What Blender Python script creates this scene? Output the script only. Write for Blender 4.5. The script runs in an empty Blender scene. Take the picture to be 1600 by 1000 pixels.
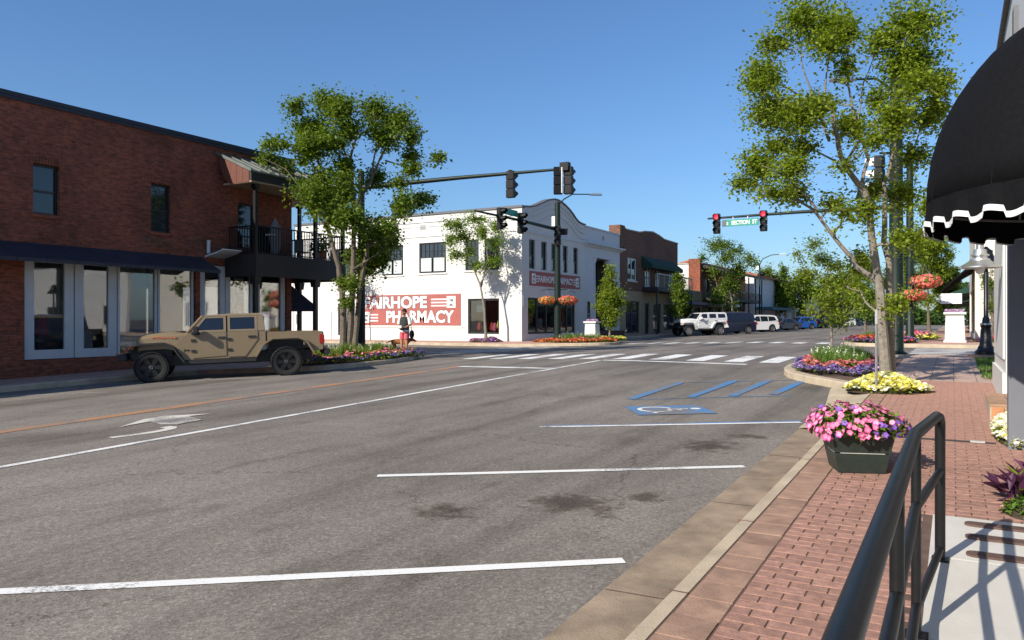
import bpy, bmesh, math, random
from mathutils import Vector, Matrix

random.seed(7)
sc = bpy.context.scene
C = sc.collection
R_ = math.radians
# ------------------------------------------------------------------ camera, sky, sun, exposure
YAW = math.atan(690 / 1200)
cam = bpy.data.objects.new('camera', bpy.data.cameras.new('camera'))
C.objects.link(cam)
cam.location = (0, 0, 1.7)
cam.rotation_euler = (R_(90), 0, YAW)
cam.data.sensor_width = 36
cam.data.lens = 27
cam.data.clip_start = 0.05
cam.data.clip_end = 4000
sc.camera = cam

SUN_EL = R_(32)
TO_SUN = Vector((-0.30, -0.954, 0)).normalized() * math.cos(SUN_EL) + Vector((0, 0, math.sin(SUN_EL)))
w = bpy.data.worlds.new('World')
sc.world = w
w.use_nodes = True
nt = w.node_tree
bg = nt.nodes['Background']
sky = nt.nodes.new('ShaderNodeTexSky')
sky.sky_type = 'NISHITA'
sky.sun_disc = False
sky.sun_elevation = SUN_EL
sky.sun_rotation = math.atan2(TO_SUN.x, TO_SUN.y)
sky.air_density = 1.15
sky.dust_density = 0.75
sky.ozone_density = 9.0
nt.links.new(sky.outputs[0], bg.inputs[0])
bg.inputs[1].default_value = 0.109
sun = bpy.data.objects.new('sun', bpy.data.lights.new('sun', 'SUN'))
C.objects.link(sun)
sun.data.energy = 5.0
sun.data.angle = R_(0.53)
sun.data.color = (1.0, 0.925, 0.80)
sun.rotation_euler = (-TO_SUN).to_track_quat('-Z', 'Y').to_euler()
sc.view_settings.view_transform = 'Standard'
sc.view_settings.look = 'None'
sc.view_settings.gamma = 1.0
sc.view_settings.exposure = 0.44
sc.cycles.max_bounces = 6
sc.cycles.transparent_max_bounces = 12

# ------------------------------------------------------------------ ground form and helpers
def clamp(a, lo, hi): return max(lo, min(hi, a))
def G(x, y):
    """height of the roadway: it climbs to the junction, and falls off to the far kerb"""
    k = 1 if y < 42 else max(.35, 1 - .65 * (y - 42) / 20)
    return .02 * clamp(y, -6, 26) - .025 * clamp(-x - 9, 0, 12) * k

SF, CF = math.sin(YAW), math.cos(YAW)
def onx(px, py, x):            # where a sight line meets a street-side facade plane x = const -> (y, z)
    X = (px - 800) / 1200
    m = x / (X * CF - SF)
    return (X * SF + CF) * m, 1.7 + (500 - py) / 1200 * m
def ony(px, py, y):            # the same for a plane y = const -> (x, z)
    X = (px - 800) / 1200
    m = y / (X * SF + CF)
    return (X * CF - SF) * m, 1.7 + (500 - py) / 1200 * m

# ------------------------------------------------------------------ materials
MAT = {}
def newmat(name):
    m = bpy.data.materials.new(name)
    m.use_nodes = True
    MAT[name] = m
    n = m.node_tree
    return m, n, n.nodes['Principled BSDF']
def N(n, t, **k):
    o = n.nodes.new(t)
    for a, b in k.items(): setattr(o, a, b)
    return o
def ramp(n, stops):
    r = N(n, 'ShaderNodeValToRGB')
    e = r.color_ramp.elements
    while len(e) < len(stops): e.new(.5)
    for i, (p, c) in enumerate(stops):
        e[i].position = p
        e[i].color = (*c, 1) if len(c) == 3 else c
    return r
def noise(n, vec, scale, detail=4, rough=.55, dist=0):
    t = N(n, 'ShaderNodeTexNoise')
    t.inputs['Scale'].default_value = scale
    t.inputs['Detail'].default_value = detail
    t.inputs['Roughness'].default_value = rough
    t.inputs['Distortion'].default_value = dist
    n.links.new(vec, t.inputs['Vector'])
    return t
def mix(n, f, a, b, typ='MIX'):
    m = N(n, 'ShaderNodeMix', data_type='RGBA', blend_type=typ)
    for s, v in ((m.inputs[0], f), (m.inputs[6], a), (m.inputs[7], b)):
        if isinstance(v, (int, float)): s.default_value = v
        elif isinstance(v, (tuple, list)): s.default_value = (*v, 1)
        else: n.links.new(v, s)
    return m.outputs[2]
def bump(n, h, strength, dist=.01):
    b = N(n, 'ShaderNodeBump')
    b.inputs['Strength'].default_value = strength
    b.inputs['Distance'].default_value = dist
    n.links.new(h, b.inputs['Height'])
    return b
def mat(name, col, rough=.8, var=.15, scale=3.0, bmp=0, bscale=60, metal=0, rnd=0, spec=.5, coat=0):
    m, n, p = newmat(name)
    geo = N(n, 'ShaderNodeNewGeometry')
    a = noise(n, geo.outputs['Position'], scale, 5, .6)
    c1 = tuple(clamp(c * (1 - var), 0, 1) for c in col)
    c2 = tuple(clamp(c * (1 + var), 0, 1) for c in col)
    r = ramp(n, [(.3, c1), (.7, c2)])
    n.links.new(a.outputs[0], r.inputs[0])
    out = r.outputs[0]
    if rnd:
        oi = N(n, 'ShaderNodeObjectInfo')
        rr = ramp(n, [(0, (1 - rnd,) * 3), (1, (1 + rnd,) * 3)])
        n.links.new(oi.outputs['Random'], rr.inputs[0])
        out = mix(n, 1.0, out, rr.outputs[0], 'MULTIPLY')
    n.links.new(out, p.inputs['Base Color'])
    p.inputs['Roughness'].default_value = rough
    p.inputs['Metallic'].default_value = metal
    p.inputs['Specular IOR Level'].default_value = spec
    if coat:
        p.inputs['Coat Weight'].default_value = coat
        p.inputs['Coat Roughness'].default_value = .06
    if bmp:
        b = noise(n, geo.outputs['Position'], bscale, 4, .6)
        bb = bump(n, b.outputs[0], bmp)
        n.links.new(bb.outputs[0], p.inputs['Normal'])
    return m

def brickmat(name, c1, c2, mortar, bw=.21, bh=.075, stain=.35, bmp=.5, odd=1.0):
    m, n, p = newmat(name)
    geo = N(n, 'ShaderNodeNewGeometry')
    sp = N(n, 'ShaderNodeSeparateXYZ'); n.links.new(geo.outputs['Position'], sp.inputs[0])
    ad = N(n, 'ShaderNodeMath', operation='ADD')
    n.links.new(sp.outputs[0], ad.inputs[0]); n.links.new(sp.outputs[1], ad.inputs[1])
    cb = N(n, 'ShaderNodeCombineXYZ')
    n.links.new(ad.outputs[0], cb.inputs[0]); n.links.new(sp.outputs[2], cb.inputs[1])
    t = N(n, 'ShaderNodeTexBrick')
    t.inputs['Scale'].default_value = 1
    t.inputs['Brick Width'].default_value = bw
    t.inputs['Row Height'].default_value = bh
    t.inputs['Mortar Size'].default_value = .008
    t.inputs['Mortar Smooth'].default_value = .3
    t.inputs['Bias'].default_value = -.1
    t.inputs['Color1'].default_value = (*c1, 1)
    t.inputs['Color2'].default_value = (*c2, 1)
    t.inputs['Mortar'].default_value = (*mortar, 1)
    n.links.new(cb.outputs[0], t.inputs[0])
    a = noise(n, cb.outputs[0], .55, 6, .65, .4)
    r = ramp(n, [(.3, (1 - stain,) * 3), (.5, (1, 1, 1)), (.75, (1 + stain * .7, 1 + stain * .55, 1 + stain * .5))])
    n.links.new(a.outputs[0], r.inputs[0])
    o = mix(n, 1.0, t.outputs[0], r.outputs[0], 'MULTIPLY')
    # single odd bricks: a stretched noise whose cells are about one brick
    mp = N(n, 'ShaderNodeMapping'); mp.inputs['Scale'].default_value = (1 / bw, 1 / bh, 1)
    n.links.new(cb.outputs[0], mp.inputs[0])
    v = noise(n, mp.outputs[0], .9, 2, .8)
    r2 = ramp(n, [(.35, (1 - .38 * odd,) * 3), (.5, (1,) * 3), (.68, (1 + .4 * odd, 1 + .3 * odd, 1 + .25 * odd))])
    n.links.new(v.outputs[0], r2.inputs[0])
    o = mix(n, 1.0, o, r2.outputs[0], 'MULTIPLY')
    n.links.new(o, p.inputs['Base Color'])
    p.inputs['Roughness'].default_value = .9
    iv = N(n, 'ShaderNodeMath', operation='SUBTRACT'); iv.inputs[0].default_value = 1
    n.links.new(t.outputs['Fac'], iv.inputs[1])
    b = bump(n, iv.outputs[0], bmp, .012)
    n.links.new(b.outputs[0], p.inputs['Normal'])
    return m

def glassmat(name, tint=.55, refl=1.0):
    """a clear pane: passes the view, mirrors at grazing angles"""
    m = bpy.data.materials.new(name); m.use_nodes = True; MAT[name] = m
    n = m.node_tree; n.nodes.clear()
    out = N(n, 'ShaderNodeOutputMaterial')
    tr = N(n, 'ShaderNodeBsdfTransparent'); tr.inputs[0].default_value = (tint, tint * 1.02, tint * 1.03, 1)
    gl = N(n, 'ShaderNodeBsdfGlossy'); gl.inputs['Roughness'].default_value = .02
    gl.inputs[0].default_value = (.95, .97, 1, 1)
    geo = N(n, 'ShaderNodeNewGeometry')
    nz = noise(n, geo.outputs['Position'], 1.3, 1)
    b = bump(n, nz.outputs[0], .06, .02); n.links.new(b.outputs[0], gl.inputs['Normal'])
    fr = N(n, 'ShaderNodeFresnel'); fr.inputs[0].default_value = 1.6
    mu = N(n, 'ShaderNodeMath', operation='MULTIPLY_ADD'); mu.inputs[1].default_value = refl; mu.inputs[2].default_value = .05
    n.links.new(fr.outputs[0], mu.inputs[0])
    ms = N(n, 'ShaderNodeMixShader')
    n.links.new(mu.outputs[0], ms.inputs[0]); n.links.new(tr.outputs[0], ms.inputs[1]); n.links.new(gl.outputs[0], ms.inputs[2])
    n.links.new(ms.outputs[0], out.inputs[0])
    return m

def leafmat(name, c1, c2, c3, trans=.35):
    m, n, p = newmat(name)
    geo = N(n, 'ShaderNodeNewGeometry')
    a = noise(n, geo.outputs['Position'], 2.2, 2)
    ri = N(n, 'ShaderNodeNewGeometry')
    w_ = N(n, 'ShaderNodeTexWhiteNoise')
    n.links.new(geo.outputs['Random Per Island'], w_.inputs['Vector'])
    ad = N(n, 'ShaderNodeMath', operation='MULTIPLY_ADD'); ad.inputs[1].default_value = .55; 
    n.links.new(geo.outputs['Random Per Island'], ad.inputs[0])
    s = N(n, 'ShaderNodeMath', operation='MULTIPLY'); s.inputs[1].default_value = .5
    n.links.new(a.outputs[0], s.inputs[0]); n.links.new(s.outputs[0], ad.inputs[2])
    r = ramp(n, [(.15, c1), (.5, c2), (.85, c3)])
    n.links.new(ad.outputs[0], r.inputs[0])
    n.links.new(r.outputs[0], p.inputs['Base Color'])
    p.inputs['Roughness'].default_value = .55
    p.inputs['Specular IOR Level'].default_value = .35
    tl = N(n, 'ShaderNodeBsdfTranslucent')
    tc = mix(n, 1.0, r.outputs[0], (1.6, 1.5, .6), 'MULTIPLY')
    n.links.new(tc, tl.inputs[0])
    ms = N(n, 'ShaderNodeMixShader'); ms.inputs[0].default_value = trans
    out = n.nodes['Material Output']
    n.links.new(p.outputs[0], ms.inputs[1]); n.links.new(tl.outputs[0], ms.inputs[2])
    n.links.new(ms.outputs[0], out.inputs[0])
    return m

def asphaltmat():
    m, n, p = newmat('asphalt')
    geo = N(n, 'ShaderNodeNewGeometry'); P = geo.outputs['Position']
    big = noise(n, P, .22, 4, .6, .6)
    r0 = ramp(n, [(.3, (.138, .121, .104)), (.55, (.192, .169, .146)), (.8, (.236, .208, .178))])
    n.links.new(big.outputs[0], r0.inputs[0])
    # wheel tracks: darker bands that run up the street
    mp = N(n, 'ShaderNodeMapping'); mp.inputs['Scale'].default_value = (1.15, .05, 1)
    n.links.new(P, mp.inputs[0])
    tr = noise(n, mp.outputs[0], 1.0, 4, .6, .2)
    r1 = ramp(n, [(.33, (.62, .61, .60)), (.50, (.96,) * 3), (.72, (1.14,) * 3)])
    n.links.new(tr.outputs[0], r1.inputs[0])
    c = mix(n, .9, r0.outputs[0], r1.outputs[0], 'MULTIPLY')
    # small dirty patches, drawn out along the lanes
    mp2 = N(n, 'ShaderNodeMapping'); mp2.inputs['Scale'].default_value = (1.6, .55, 1); n.links.new(P, mp2.inputs[0])
    pa = noise(n, mp2.outputs[0], 1.1, 6, .68, .5)
    rp_ = ramp(n, [(.34, (.74, .72, .70)), (.46, (1,) * 3), (.7, (1.08, 1.07, 1.05))])
    n.links.new(pa.outputs[0], rp_.inputs[0])
    c = mix(n, .85, c, rp_.outputs[0], 'MULTIPLY')
    # aggregate
    vo = N(n, 'ShaderNodeTexVoronoi'); vo.inputs['Scale'].default_value = 62; n.links.new(P, vo.inputs['Vector'])
    r2 = ramp(n, [(0, (.42,) * 3), (.25, (.8,) * 3), (.6, (1.05,) * 3), (1, (1.95, 1.9, 1.8))])
    n.links.new(vo.outputs['Color'], r2.inputs[0])
    c = mix(n, .62, c, r2.outputs[0], 'MULTIPLY')
    fi = noise(n, P, 26, 4, .75)
    r3 = ramp(n, [(.3, (.6,) * 3), (.5, (1,) * 3), (.7, (1.35,) * 3)])
    n.links.new(fi.outputs[0], r3.inputs[0])
    c = mix(n, .5, c, r3.outputs[0], 'MULTIPLY')
    # cracks
    wob = noise(n, P, 1.6, 5, .7)
    wv = N(n, 'ShaderNodeVectorMath', operation='MULTIPLY_ADD'); wv.inputs[1].default_value = (.9, .9, 0)
    n.links.new(wob.outputs['Color'], wv.inputs[0]); n.links.new(P, wv.inputs[2])
    cr = N(n, 'ShaderNodeTexVoronoi', feature='DISTANCE_TO_EDGE'); cr.inputs['Scale'].default_value = .28
    n.links.new(wv.outputs[0], cr.inputs['Vector'])
    gate = noise(n, P, .35, 2)
    r4 = ramp(n, [(0, (0,) * 3), (.0018, (0,) * 3), (.004, (1,) * 3)])
    n.links.new(cr.outputs['Distance'], r4.inputs[0])
    r5 = ramp(n, [(.44, (1,) * 3), (.56, (0,) * 3)])
    n.links.new(gate.outputs[0], r5.inputs[0])
    mx = mix(n, 1.0, r4.outputs[0], r5.outputs[0], 'LIGHTEN')
    c = mix(n, 1.0, c, mix(n, mx, (.48, .45, .43), (1, 1, 1)), 'MULTIPLY')
    # oil in the parking bays along the kerb (a stain with its own shape)
    sp = N(n, 'ShaderNodeSeparateXYZ'); n.links.new(P, sp.inputs[0])
    def spot(cx, cy, rx, ry):
        vm = N(n, 'ShaderNodeMapping'); vm.inputs['Location'].default_value = (-cx / rx, -cy / ry, 0)
        vm.inputs['Scale'].default_value = (1 / rx, 1 / ry, 0)
        n.links.new(P, vm.inputs[0])
        ln = N(n, 'ShaderNodeVectorMath', operation='LENGTH'); n.links.new(vm.outputs[0], ln.inputs[0])
        return ln.outputs['Value']
    oil = noise(n, P, 5.5, 6, .7)
    prev = None
    for a in ((-2.55, 9.2, .55, .6), (-2.85, 6.0, .62, .5), (-3.7, 5.3, .4, .35), (-2.3, 10.1, .4, .25), (-2.35, 6.5, .3, .3)):
        v = spot(*a)
        s = N(n, 'ShaderNodeMath', operation='MULTIPLY_ADD'); s.inputs[1].default_value = -.42; s.inputs[2].default_value = .42
        n.links.new(v, s.inputs[0])
        mx_ = N(n, 'ShaderNodeMath', operation='MAXIMUM'); mx_.inputs[1].default_value = -1
        n.links.new(s.outputs[0], mx_.inputs[0])
        if prev is not None: n.links.new(prev, mx_.inputs[1])
        prev = mx_.outputs[0]
    so = N(n, 'ShaderNodeMath', operation='ADD'); n.links.new(prev, so.inputs[0]); n.links.new(oil.outputs[0], so.inputs[1])
    r6 = ramp(n, [(.62, (1,) * 3), (.72, (.66, .60, .56)), (.84, (.42, .38, .35))])
    n.links.new(so.outputs[0], r6.inputs[0])
    c = mix(n, 1.0, c, r6.outputs[0], 'MULTIPLY')
    n.links.new(c, p.inputs['Base Color'])
    p.inputs['Roughness'].default_value = .88
    p.inputs['Specular IOR Level'].default_value = .3
    b = bump(n, vo.outputs['Distance'], .35, .006)
    n.links.new(b.outputs[0], p.inputs['Normal'])
asphaltmat()

def paintmat(name, col, wear=.5):
    """worn road paint: the asphalt shows through in chips"""
    m, n, p = newmat(name)
    geo = N(n, 'ShaderNodeNewGeometry'); P = geo.outputs['Position']
    a = noise(n, P, 38, 6, .75)
    b = noise(n, P, 1.2, 3)
    s = N(n, 'ShaderNodeMath', operation='ADD'); n.links.new(a.outputs[0], s.inputs[0]); n.links.new(b.outputs[0], s.inputs[1])
    t = .85 + .35 * wear - .35
    r = ramp(n, [(clamp(t - .05, 0, 1) / 2 * 1.0, (.17, .16, .15)), (clamp(t + .12, 0, 1.9) / 2, col)])
    h = N(n, 'ShaderNodeMath', operation='MULTIPLY'); h.inputs[1].default_value = .5
    n.links.new(s.outputs[0], h.inputs[0]); n.links.new(h.outputs[0], r.inputs[0])
    n.links.new(r.outputs[0], p.inputs['Base Color'])
    p.inputs['Roughness'].default_value = .75

paintmat('paint_white', (.72, .71, .68), .92)
paintmat('paint_worn', (.60, .57, .49), 1.15)
paintmat('paint_orange', (.36, .19, .10), 1.12)
paintmat('paint_blue', (.06, .20, .42), 1.22)
brickmat('brick_red', (.265, .070, .033), (.18, .047, .024), (.15, .085, .06), stain=.45)
brickmat('brick_brown', (.17, .075, .042), (.12, .052, .03), (.13, .095, .075), stain=.3)
brickmat('brick_white', (.63, .62, .585), (.61, .60, .565), (.56, .55, .52), bw=.4, bh=.2, stain=.04, bmp=.3, odd=.06)
brickmat('brick_pale', (.63, .62, .585), (.61, .60, .565), (.56, .55, .52), bw=.4, bh=.2, stain=.04, bmp=.3, odd=.06)
mat('paver', (.315, .172, .130), .9, .26, 16, .6, 70, rnd=.14)
mat('paver_border', (.30, .185, .13), .9, .25, 7, .5, 80, rnd=.12)
mat('paver_light', (.43, .30, .24), .9, .22, 5, .5, 80)
mat('paver_joint', (.115, .070, .052), .95, .3, 8)
mat('concrete_tan', (.43, .35, .25), .9, .22, 2.5, .4, 70)
mat('concrete_gutter', (.26, .195, .134), .9, .34, 3.2, .5, 80)
mat('concrete_light', (.52, .50, .46), .9, .07, 3, .25, 70)
mat('concrete_grey', (.36, .33, .29), .9, .15, 2, .3, 60)
mat('sidewalk_pink', (.42, .25, .19), .9, .18, 3, .3, 40)
mat('earth', (.10, .075, .05), 1, .3, 1.5)
mat('soil', (.045, .03, .02), 1, .35, 9, .6, 30)
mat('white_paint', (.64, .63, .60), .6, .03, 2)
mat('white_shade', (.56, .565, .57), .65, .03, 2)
mat('cream', (.68, .63, .53), .8, .06, 2, .2, 40)
mat('tan_stucco', (.30, .24, .145), .85, .1, 2, .2, 40)
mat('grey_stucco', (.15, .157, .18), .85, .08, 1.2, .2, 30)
mat('frame_black', (.013, .013, .015), .4, .1, 3)
mat('frame_white', (.55, .56, .56), .5, .05, 3)
mat('navy_metal', (.018, .021, .034), .6, .2, 2)
mat('dark_brown', (.024, .018, .016), .6, .2, 3)
mat('navy_cloth', (.012, .013, .03), .9, .2, 8)
mat('black_cloth', (.0055, .0055, .0065), .85, .25, 26, .12, 300, spec=.12)
mat('green_cloth', (.012, .045, .034), .9, .15, 6)
mat('white_trim', (.70, .70, .69), .7, .05, 20)
mat('sign_red', (.34, .095, .08), .7, .08, 5)
mat('sign_white', (.76, .75, .73), .6, .02, 5)
mat('sign_grey', (.10, .10, .11), .6, .05, 5)
mat('sign_green', (.0, .24, .16), .45, .05, 5)
mat('copper_red', (.13, .042, .026), .55, .15, 3)
mat('roof_green', (.135, .145, .13), .5, .2, 2, metal=.2)
mat('soffit', (.30, .215, .15), .7, .2, 4)
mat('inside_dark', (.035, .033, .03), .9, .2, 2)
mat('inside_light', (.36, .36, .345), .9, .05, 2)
mat('inside_floor', (.16, .12, .09), .8, .2, 2)
mat('bark', (.135, .108, .082), .95, .35, 12, .7, 26)
mat('bark_grey', (.20, .175, .145), .95, .3, 14, .7, 30)
mat('pole_green', (.008, .017, .012), .5, .2, 6, spec=.3)
mat('pole_black', (.008, .008, .009), .4, .2, 6)
mat('rail_paint', (.008, .008, .0085), .42, .25, 18, .1, 200, spec=.35)
mat('galv', (.34, .34, .34), .45, .15, 20, metal=.7)
mat('signal_black', (.006, .006, .007), .5, .2, 6, spec=.25)
mat('lens_dark', (.02, .018, .015), .2, .1, 9)
mat('cap_silver', (.62, .62, .60), .3, .08, 9, metal=.85)
mat('planter_green', (.018, .028, .022), .5, .25, 8, .25, 40)
mat('rubber', (.013, .013, .013), .85, .25, 20, .3, 80)
mat('rim_dark', (.022, .022, .024), .4, .2, 10, metal=.5)
mat('rim_silver', (.45, .45, .46), .3, .1, 10, metal=.9)
mat('plastic_black', (.016, .016, .017), .6, .2, 14)
mat('truck_tan', (.195, .148, .088), .35, .05, 3, coat=.35)
mat('car_white', (.66, .66, .65), .25, .02, 3, coat=.5)
mat('car_navy', (.012, .015, .034), .22, .1, 3, coat=.6)
mat('car_grey', (.045, .055, .075), .25, .1, 3, coat=.5)
mat('car_blue', (.02, .09, .34), .25, .1, 3, coat=.5)
mat('car_dark', (.018, .02, .026), .25, .1, 3, coat=.5)
mat('amber', (.55, .12, .02), .3, .05, 9)
mat('lamp_red', (.30, .015, .012), .25, .05, 9)
mat('lamp_clear', (.7, .7, .68), .15, .05, 9)
mat('decal_orange', (.42, .12, .05), .5, .05, 9)
mat('car_glass', (.010, .013, .020), .04, .1, 2, spec=.7)
mat('window_glass', (.020, .026, .034), .04, .3, .9, spec=.8)
mat('blind', (.62, .64, .62), .9, .05, 8)
mat('curtain', (.50, .54, .52), .9, .18, 14)
mat('terracotta', (.36, .12, .06), .8, .1, 6)
mat('orange_wall', (.62, .17, .07), .8, .08, 2)
mat('roof_tile', (.34, .11, .055), .8, .2, 8)
mat('teal_wall', (.06, .14, .14), .8, .1, 2)
mat('tile_brown', (.34, .20, .12), .7, .25, 5, rnd=.2)
mat('tile_rust', (.50, .22, .10), .6, .2, 9, rnd=.1)
mat('brown_bar', (.10, .058, .046), .8, .25, 14)
mat('skin', (.44, .22, .14), .55, .05, 20)
mat('hair', (.018, .012, .009), .6, .2, 40)
mat('pink_cloth', (.60, .12, .15), .85, .08, 20)
mat('dark_cloth', (.03, .035, .034), .9, .35, 30)
mat('white_cloth', (.76, .75, .73), .9, .05, 20)
mat('dog_fur', (.27, .10, .032), .9, .25, 24, .5, 120)
mat('yellow_cloth', (.65, .48, .02), .9, .1, 10)
mat('stone_wine', (.075, .018, .018), .6, .2, 5)
glassmat('glass_shop', .78, .55)
glassmat('glass_clear', .80, .5)
leafmat('leaf_spring', (.105, .155, .014), (.19, .26, .022), (.28, .35, .035), .45)
leafmat('leaf_mid', (.065, .112, .012), (.118, .185, .020), (.18, .255, .030), .40)
leafmat('leaf_deep', (.018, .042, .008), (.038, .078, .013), (.068, .12, .018), .3)
leafmat('leaf_bright', (.10, .16, .02), (.16, .25, .03), (.24, .34, .05), .4)
leafmat('leaf_grass', (.05, .11, .015), (.09, .17, .022), (.13, .22, .03), .3)
leafmat('leaf_red', (.12, .035, .02), (.20, .06, .03), (.10, .10, .02), .25)
leafmat('leaf_purple', (.045, .012, .038), (.085, .022, .065), (.14, .04, .10), .25)
leafmat('petal_pink', (.66, .10, .24), (.80, .20, .36), (.86, .34, .50), .3)
leafmat('petal_violet', (.09, .03, .25), (.15, .05, .38), (.26, .12, .48), .3)
leafmat('petal_blue', (.08, .07, .21), (.13, .115, .30), (.21, .18, .40), .3)
leafmat('petal_salmon', (.50, .12, .11), (.62, .22, .20), (.70, .36, .33), .3)
leafmat('petal_coral', (.58, .09, .07), (.72, .17, .13), (.80, .28, .22), .3)
leafmat('petal_orange', (.55, .14, .04), (.70, .25, .09), (.75, .35, .16), .3)
leafmat('petal_red', (.40, .03, .03), (.60, .07, .05), (.75, .16, .11), .3)
leafmat('petal_yellow', (.62, .56, .06), (.78, .74, .16), (.85, .84, .40), .3)
leafmat('petal_white', (.72, .73, .66), (.82, .82, .78), (.88, .88, .85), .3)
leafmat('petal_lilac', (.36, .22, .42), (.48, .32, .54), (.6, .45, .64), .3)

def emat(name, col, s):
    m, n, p = newmat(name)
    p.inputs['Base Color'].default_value = (*col, 1)
    p.inputs['Emission Color'].default_value = (*col, 1)
    p.inputs['Emission Strength'].default_value = s
emat('signal_red_lit', (1.0, .03, .06), 1.6)

# ------------------------------------------------------------------ mesh helpers
class MB:
    """collects shapes; build() links them as one mesh object"""
    def __init__(s): s.v = []; s.f = []
    def add(s, vs, fs):
        o = len(s.v); s.v += [tuple(v) for v in vs]; s.f += [tuple(i + o for i in f) for f in fs]; return s
    def box(s, c, d, rz=0, taper=1.0):
        x, y, z = c; a, b, h = d[0] / 2, d[1] / 2, d[2] / 2
        cs, sn = math.cos(rz), math.sin(rz)
        vs = []
        for dz, t in ((-h, 1.0), (h, taper)):
            for px, py in ((-a, -b), (a, -b), (a, b), (-a, b)):
                px *= t; py *= t
                vs.append((x + px * cs - py * sn, y + px * sn + py * cs, z + dz))
        return s.add(vs, [(3, 2, 1, 0), (4, 5, 6, 7), (0, 1, 5, 4), (1, 2, 6, 5), (2, 3, 7, 6), (3, 0, 4, 7)])
    def bb(s, x0, x1, y0, y1, z0, z1):
        return s.box(((x0 + x1) / 2, (y0 + y1) / 2, (z0 + z1) / 2), (abs(x1 - x0), abs(y1 - y0), abs(z1 - z0)))
    def tube(s, pts, rad, n=8, caps=True):
        pts = [Vector(p) for p in pts]
        if not isinstance(rad, (list, tuple)): rad = [rad] * len(pts)
        up = None; rings = []
        for i, p in enumerate(pts):
            a = pts[max(i - 1, 0)]; b = pts[min(i + 1, len(pts) - 1)]
            d = (b - a)
            d = d.normalized() if d.length > 1e-9 else Vector((0, 0, 1))
            if up is None:
                up = Vector((0, 0, 1)) if abs(d.z) < .9 else Vector((1, 0, 0))
            e = (up - d * up.dot(d)); e = e.normalized() if e.length > 1e-6 else d.orthogonal().normalized()
            up = e
            g = d.cross(e)
            rings.append([p + (e * math.cos(2 * math.pi * k / n) + g * math.sin(2 * math.pi * k / n)) * rad[i] for k in range(n)])
        vs = [v for r in rings for v in r]
        fs = [(i * n + k, i * n + (k + 1) % n, (i + 1) * n + (k + 1) % n, (i + 1) * n + k) for i in range(len(pts) - 1) for k in range(n)]
        if caps:
            fs.append(tuple(range(n - 1, -1, -1))); fs.append(tuple((len(pts) - 1) * n + k for k in range(n)))
        return s.add(vs, fs)
    def lathe(s, prof, n=16, c=(0, 0, 0), axis='Z', caps=True):
        vs = []
        for r, z in prof:
            for k in range(n):
                a = 2 * math.pi * k / n
                p = (r * math.cos(a), r * math.sin(a), z)
                if axis == 'Y': p = (p[0], z, p[1])
                if axis == 'X': p = (z, p[0], p[1])
                vs.append((p[0] + c[0], p[1] + c[1], p[2] + c[2]))
        m = len(prof)
        fs = [(i * n + k, i * n + (k + 1) % n, (i + 1) * n + (k + 1) % n, (i + 1) * n + k) for i in range(m - 1) for k in range(n)]
        if caps: fs.append(tuple(range(n - 1, -1, -1))); fs.append(tuple((m - 1) * n + k for k in range(n)))
        if axis == 'Y': fs = [tuple(reversed(f)) for f in fs]
        return s.add(vs, fs)
    def prism(s, poly, fn0, fn1):
        """poly: list of 2d points; fn0/fn1 map a point to 3d on the two faces"""
        n = len(poly)
        vs = [fn0(*p) for p in poly] + [fn1(*p) for p in poly]
        fs = [tuple(range(n - 1, -1, -1)), tuple(range(n, 2 * n))]
        fs += [(i, (i + 1) % n, n + (i + 1) % n, n + i) for i in range(n)]
        return s.add(vs, fs)
    def ball(s, c, r, n=10, m=6):
        if not isinstance(r, (tuple, list)): r = (r, r, r)
        vs = []
        for i in range(m + 1):
            t = math.pi * i / m
            for k in range(n):
                a = 2 * math.pi * k / n
                vs.append((c[0] + r[0] * math.sin(t) * math.cos(a), c[1] + r[1] * math.sin(t) * math.sin(a), c[2] + r[2] * math.cos(t)))
        fs = [(i * n + k, (i + 1) * n + k, (i + 1) * n + (k + 1) % n, i * n + (k + 1) % n) for i in range(m) for k in range(n)]
        return s.add(vs, fs)
    def quad(s, a, b, c, d): return s.add([a, b, c, d], [(0, 1, 2, 3)])
    def mesh(s, name, m, smooth=False, recalc=True, bevel=0):
        me = bpy.data.meshes.new(name)
        me.from_pydata(s.v, [], s.f)
        if recalc or bevel:
            b = bmesh.new(); b.from_mesh(me)
            if bevel:
                bmesh.ops.remove_doubles(b, verts=b.verts, dist=1e-5)
                bmesh.ops.recalc_face_normals(b, faces=b.faces)
                ed = [e for e in b.edges if len(e.link_faces) == 2 and e.calc_face_angle(0) > .6]
                bmesh.ops.bevel(b, geom=ed, offset=bevel, segments=2, affect='EDGES', clamp_overlap=True)
            else:
                bmesh.ops.recalc_face_normals(b, faces=b.faces)
            b.to_mesh(me); b.free()
        me.materials.append(MAT[m])
        if smooth:
            me.shade_smooth()
            if smooth != 'all': me.set_sharp_from_angle(angle=R_(38))
        return me
    def build(s, name, m, parent=None, smooth=False, recalc=True, bevel=0, loc=None, rz=0):
        return link(name, s.mesh(name, m, smooth, recalc, bevel), parent, loc, rz)

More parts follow.
